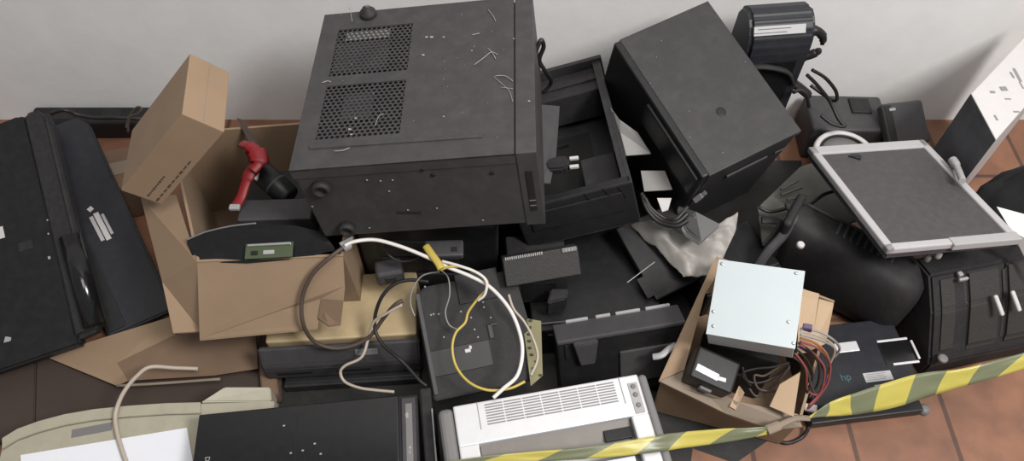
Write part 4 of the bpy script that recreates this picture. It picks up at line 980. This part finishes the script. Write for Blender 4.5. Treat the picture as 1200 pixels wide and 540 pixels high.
# ------------------------------------------------------------------ beige scanner, paper, white cable
zt = .095
curve = [(2, 513), (20, 502), (45, 493), (75, 485), (110, 479), (150, 475), (195, 472), (235, 471)]
out = [at(px, py, zt) for px, py in curve]; inn = [at(px, py + 13, zt) for px, py in curve]
fl_, fr_ = Vector((out[0].x + .03, .33, zt)), Vector((-.45, .33, zt))
cr = at(262, 452, zt); cr2 = at(312, 446, zt); cr3 = at(320, 472, zt)
poly = [(p.x, p.y) for p in out] + [(cr3.x, out[-1].y + .005), (fr_.x, .33), (fl_.x, .33)]
cx = sum(p[0] for p in poly) / len(poly); cy = sum(p[1] for p in poly) / len(poly)
t = thing('beige_scanner', 'beige office machine with curved far edge in the lower left corner', 'scanner', Matrix.Translation((cx, cy, 0)))
loc2 = lambda P: [(p[0] - cx, p[1] - cy) for p in P]
bm = bmesh.new(); prism(bm, loc2(poly), 0, zt - .006, .002); obj('machine_body', bm, m_beige, t)
bm = bmesh.new(); rim = [(p.x, p.y) for p in out] + [(p.x, p.y) for p in inn[::-1]]; prism(bm, loc2(rim), zt - .006, zt, .001); obj('curved_rim', bm, m_beige, t)
bm = bmesh.new(); lid = [(p.x, p.y - .003) for p in inn] + [(-.52, .33), (fl_.x, .33)]; prism(bm, loc2(lid), zt - .006, zt - .001, .0012); obj('lid', bm, m_beige, t)
bm = bmesh.new(); hexa(bm, [Vector((p.x - cx, p.y - cy, .0)) for p in (out[-1], at(318, 470, .05), cr2, cr)], [Vector((out[-1].x - cx, out[-1].y - cy, zt)), Vector((at(318, 470, .05).x - cx, at(318, 470, .05).y - cy, .05)), Vector((cr2.x - cx, cr2.y - cy, .065)), Vector((cr.x - cx, cr.y - cy, zt - .005))], .002); obj('sloped_end', bm, m_beige, t)
p0, p1 = at(84, 508, zt), at(131, 499, zt); a = math.atan2(p1.y - p0.y, p1.x - p0.x); mid = (p0 + p1) / 2
obj('grey_label', B((mid.x - cx, mid.y - cy, zt - .0004), ((p1 - p0).length, .016, .001), 0, 2, Matrix.Rotation(a, 4, 'Z')), m_mgrey, t)
pp = quad((24, 533, zt + .0015), (219, 501, zt + .0015), (232, 575, zt + .0015), (28, 600, zt + .0015))
bm = bmesh.new(); plate(bm, pp, .001); solo('paper_sheet', 'blank white sheet of paper on top of the beige office machine', 'paper', bm, m_white)
cab('thick off white cable curving over the beige machine and its paper', [(232, 432, .055), (205, 431, .07), (176, 430, .085), (160, 441, .095), (146, 458, .105), (138, 475, .108), (135, 490, .104), (138, 510, .102), (144, 530, .102), (152, 552, .102)], .0042, m_pwire)

# ------------------------------------------------------------------ black flatbed scanner
zt = .150
q0, q1 = at(233, 484, zt), at(489, 459, zt)
Mf, w, _ = frame3(q0, q1, at(240, 440, zt)); dF = .27; hF = .052
Mf = Mf @ Matrix.Translation((w / 2, -dF / 2, -hF))
t = thing('flatbed_scanner', 'glossy black flatbed scanner with grey button strip left of the silver printer', 'scanner', Mf)
obj('scanner_body', B((0, 0, hF / 2 - .002), (w, dF, hF - .006), .004), m_black, t)
obj('scanner_lid', B((-.0175, -.001, hF - .004), (w - .037, dF - .004, .010), .0025), m_gloss, t)
sx = w / 2 - .0165
obj('button_strip', B((sx - .001, -.003, hF - .004), (.026, dF - .012, .007), .0015), m_dgrey, t)
obj('button_groove', B((sx - .0005, -.006, hF - .0006), (.012, dF - .03, .001), .0003), m_mgrey, t)
def lf(px, py): return on(Mf, px, py, hF)
p = lf(477, 486); bm = bmesh.new(); prism(bm, [(p.x - .004, p.y), (p.x + .004, p.y), (p.x, p.y + .006)], hF - .0002, hF + .0004); box(bm, (p.x, p.y - .003, hF), (.005, .006, .0008)); obj('arrow_icon', bm, m_lint, t)
p = lf(480, 524); bm = bmesh.new(); lathe(bm, [(.0032, 0), (.0032, .0006), (.001, .0007)], Matrix.Translation((p.x, p.y, hF - .0002)), 16); box(bm, (p.x, p.y - .009, hF), (.005, .0018, .0008)); box(bm, (p.x, p.y - .0065, hF), (.0018, .004, .0008)); box(bm, (p.x, p.y - .0115, hF), (.0045, .0012, .0008)); obj('dot_icon', bm, m_lint, t)
p = lf(243, 538); obj('logo_mark', text_bm('D', .012, Matrix.Translation((p.x, p.y, hF + .0012)) @ Matrix.Rotation(R(-90), 4, 'Z')), m_lint, t)
bm = bmesh.new()
for q in ((333, 499), (355, 528), (341, 531), (376, 532), (369, 520)):
    p = lf(*q); box(bm, (p.x, p.y, hF + .0015), (.004, .003, .0012), .0004)
obj('dust_speck', bm, m_lint, t)
obj('lid_seam', B((-.02, -.001, hF + .0011), (.0012, dF - .01, .0006)), m_black, t)
t = thing('plastic_channel', 'narrow black plastic channel standing between flatbed scanner and silver printer', 'channel', rz(-.150, .49, 0, 8))
obj('channel_body', B((0, 0, .07), (.022, .22, .14), .004), m_matte, t)
obj('pale_edge', B((.010, -.02, .141), (.003, .17, .004), .001), m_lgrey, t)

# ------------------------------------------------------------------ silver printer
zt = .196
q0, q1 = at(512, 479, zt), at(757, 436, zt)
Mi, w, _ = frame3(q0, q1, at(530, 440, zt)); dP = .26
Mi = Mi @ Matrix.Translation((w / 2, -dP / 2, -zt))
t = thing('silver_printer', 'silver and white printer with slotted vent at the bottom middle', 'printer', Mi)
def li(px, py, z=zt): return on(Mi, px, py, z)
sL = li(531, 480).x; sR = li(746, 436).x
yf = li(620, 511).y      # near edge of the silver lid above the paper opening
obj('printer_body', B((0, 0, zt / 2 - .012), (w - .01, dP - .006, zt - .024), .006, 3), m_mgrey, t)
bm = bmesh.new(); box(bm, ((-w / 2 + sL) / 2, 0, zt / 2), (sL + w / 2, dP, zt - .004), .010, 3); obj('side_cover', bm, m_mgrey, t)
bm = bmesh.new(); box(bm, ((w / 2 + sR) / 2, 0, zt / 2), (w / 2 - sR, dP, zt - .004), .010, 3); obj('side_cover', bm, m_mgrey, t)
xr = li(733, 452).x - .006
oy0 = li(560, 530).y; oy1 = li(640, 497).y; 
# lid frame around the paper opening
oxl = li(563, 530).x; oxr = li(742, 486).x - .004
yo = li(660, 502).y
bm = bmesh.new()
box(bm, ((sL + sR) / 2, (dP / 2 + yo) / 2, zt - .010), (sR - sL, dP / 2 - yo, .020), .003)
box(bm, ((sL + oxl) / 2, (yo - dP / 2) / 2, zt - .010), (oxl - sL, yo + dP / 2 + .004, .020), .003)
box(bm, ((sR + oxr) / 2, (yo - dP / 2) / 2, zt - .010), (sR - oxr, yo + dP / 2 + .004, .020), .003)
obj('silver_lid', bm, m_silv, t)
# vent slots
va, vb = li(567, 474), li(719, 446); vc = li(570, 500)
dirx = (vb - va).normalized(); ylen = va.y - vc.y
bm = bmesh.new(); nrow = 8
for j in range(nrow):
    yy_ = va.y - ylen * (j + .2) / nrow
    for i in range(7):
        xa = va.x + (vb.x - va.x) * (i + .02) / 7; xb = va.x + (vb.x - va.x) * (i + .96) / 7
        box(bm, ((xa + xb) / 2, yy_, zt + .0001), (xb - xa, ylen / nrow * .46, .0012))
obj('vent_slot', bm, m_print, t)
bm = bmesh.new()
for xx_ in (va.x - .012, vb.x + .010): box(bm, (xx_, va.y - ylen * .45, zt + .0002), (.0012, ylen * 1.25, .001))
obj('panel_seam', bm, m_mgrey, t)
p = li(746, 465); obj('control_panel', B((p.x - .001, p.y - .002, zt + .0005), (.018, .060, .002), .0008), m_lgrey, t)
for yy_ in (-.016, .004, .02): 
    bm = bmesh.new(); lathe(bm, [(.0045, 0), (.0045, .002), (.003, .003)], Matrix.Translation((p.x - .001, p.y + yy_, zt + .001)), 14); obj('button', bm, m_mgrey, t)
obj('opening_floor', B(((oxl + oxr) / 2, (yo - dP / 2) / 2 - .002, zt - .028), (oxr - oxl, yo + dP / 2, .006)), m_inner, t)
bm = bmesh.new(); prism(bm, [(yo + .0, zt - .012), (yo - .030, zt - .024), (yo - .030, zt - .027), (yo + .0, zt - .027)], oxl + .002, oxr - .002, 0, 2, XX); obj('inner_slope', bm, m_inner, t)
p = li(587, 527, zt - .02); obj('cartridge_window', B((p.x, yo - .030, zt - .018), (.028, .012, .006), .001), m_dark, t)
p = li(718, 497, zt - .02); obj('cartridge_window', B((p.x + .004, yo - .022, zt - .017), (.050, .020, .006), .001), m_black, t)
bm = bmesh.new(); tube(bm, [(oxl + .05, yo - .05, zt - .018), (oxr - .01, yo - .047, zt - .018)], .012, seg=16, k=1); obj('feed_roller', bm, m_silv, t)
obj('output_tray', B(((oxl + oxr) / 2 + .02, yo - .08, zt - .016), (oxr - oxl - .06, .03, .006), .002), m_white, t)

# ------------------------------------------------------------------ striped warning tape
tm = tape_material()
def ribbon(tops, bots, u0, u1, label, k=6):
    a = spline([at(*p) for p in tops], k); b = spline([at(*p) for p in bots], k); n = len(a)
    bm = bmesh.new(); uvl = bm.loops.layers.uv.new('UVMap'); rows = []; NV = 6
    for i in range(n):
        row = []
        for j in range(NV + 1):
            v = j / NV; p = a[i].lerp(b[i], v); p = p + Vector((0, 0, .0025 * noise.noise(Vector((i * .35, v * 3, u0))) ))
            row.append((bm.verts.new(p), u0 + (u1 - u0) * i / (n - 1), v))
        rows.append(row)
    for i in range(n - 1):
        for j in range(NV):
            q = (rows[i][j], rows[i + 1][j], rows[i + 1][j + 1], rows[i][j + 1])
            f = bm.faces.new([x[0] for x in q]); f.smooth = True
            for l, x in zip(f.loops, q): l[uvl].uv = (x[1], x[2])
    c = sum((v.co for v in bm.verts), Vector()) / len(bm.verts); c.z = min(v.co.z for v in bm.verts)
    bmesh.ops.translate(bm, verts=bm.verts[:], vec=-c)
    o = obj('warning_tape', bm, tm); o.location = c
    sol = o.modifiers.new('thickness', 'SOLIDIFY'); sol.thickness = .0004
    return tag(o, label, 'tape')
ribbon([(480, 547, .215), (515, 541, .215), (600, 531, .215), (660, 526, .215), (720, 519, .215), (765, 511, .214), (800, 506, .20), (850, 502, .18), (900, 500, .165)],
       [(480, 560, .205), (515, 550, .205), (600, 543, .205), (660, 539, .205), (720, 535, .205), (765, 530, .204), (800, 525, .19), (850, 518, .165), (900, 509, .155)], .10, 3.9,
       'yellow and dark striped warning tape stretched across the silver printer')
ribbon([(945, 490, .14), (958, 481, .14), (975, 470, .14), (1000, 461, .14), (1040, 448, .14), (1080, 437, .14), (1120, 433, .14), (1160, 424, .15), (1215, 409, .16)],
       [(945, 492, .138), (958, 489, .13), (990, 487, .115), (1015, 484, .11), (1050, 477, .11), (1088, 465, .11), (1125, 454, .115), (1160, 444, .13), (1215, 428, .14)], .05, 4.15,
       'yellow and dark striped warning tape stretched along the right foreground above the tiles')
bm = bmesh.new(); tube(bm, quad((898, 504, .16), (915, 497, .158), (932, 490, .155), (948, 490, .14)), [.010] * 6 + [.006] * 13, k=6, flat=.5)
solo('tape_knot', 'twisted dusty knot of tape at the near corner of the cardboard tray', 'tape knot', bm, m_edge)

# ------------------------------------------------------------------ details go under the part they sit on
SUB = {'slot_rib': 'air_slot', 'vent_hole': 'case_body', 'paint_speck': 'case_body', 'metal_bracket': 'inner_dark_plate', 'fan_duct': 'inner_dark_plate',
       'usb_port': 'front_bezel', 'bezel_groove': 'front_bezel', 'drive_cover': 'front_bezel', 'label_print': ('label_strip', 'grey_label'), 'screw': ('cover', 'base_shell'),
       'printing': 'carton_body', 'packing_tape': 'carton_body', 'button': ('control_panel', 'shell'), 'vent_slot': 'silver_lid', 'panel_seam': 'silver_lid',
       'arrow_icon': 'button_strip', 'dot_icon': 'button_strip', 'button_groove': 'button_strip', 'badge': 'handset_body', 'drive_port': 'drive_body', 'drive_label': 'drive_body',
       'metal_clip': 'module_board', 'chip': 'module_board', 'top_seam': 'carton_body', 'printed_line': 'carton_body', 'bay_trim': 'drive_bay', 'white_label': ('adapter_body', 'tube_body'),
       'label_tab': 'adapter_body', 'rib': 'shell', 'connector_pin': 'connector', 'barcode_label': 'keyboard_shell', 'white_sticker': ('keyboard_shell', 'laptop_shell'), 'logo_mark': 'scanner_lid',
       'lid_seam': 'scanner_lid', 'front_slot': 'front_panel', 'label_plate': 'front_panel', 'torn_film': 'screen', 'control_strip': 'screen_frame', 'dust_speck': ('top_cover', 'scanner_lid'),
       'block_lid': 'block_body', 'block_lens': 'block_body', 'emblem': 'laptop_shell', 'pale_chip': 'laptop_shell', 'round_emblem': 'top_cover', 'painted_gloss': 'printer_body', 'latch': 'printer_body'}
for o in [x for x in COL.objects if x.parent and x.parent.type == 'EMPTY']:
    n = o.name.split('.')[0]
    if n in SUB:
        want = SUB[n] if isinstance(SUB[n], tuple) else (SUB[n],)
        for sib in o.parent.children:
            if sib.name.split('.')[0] in want and sib is not o:
                o.parent = sib; break
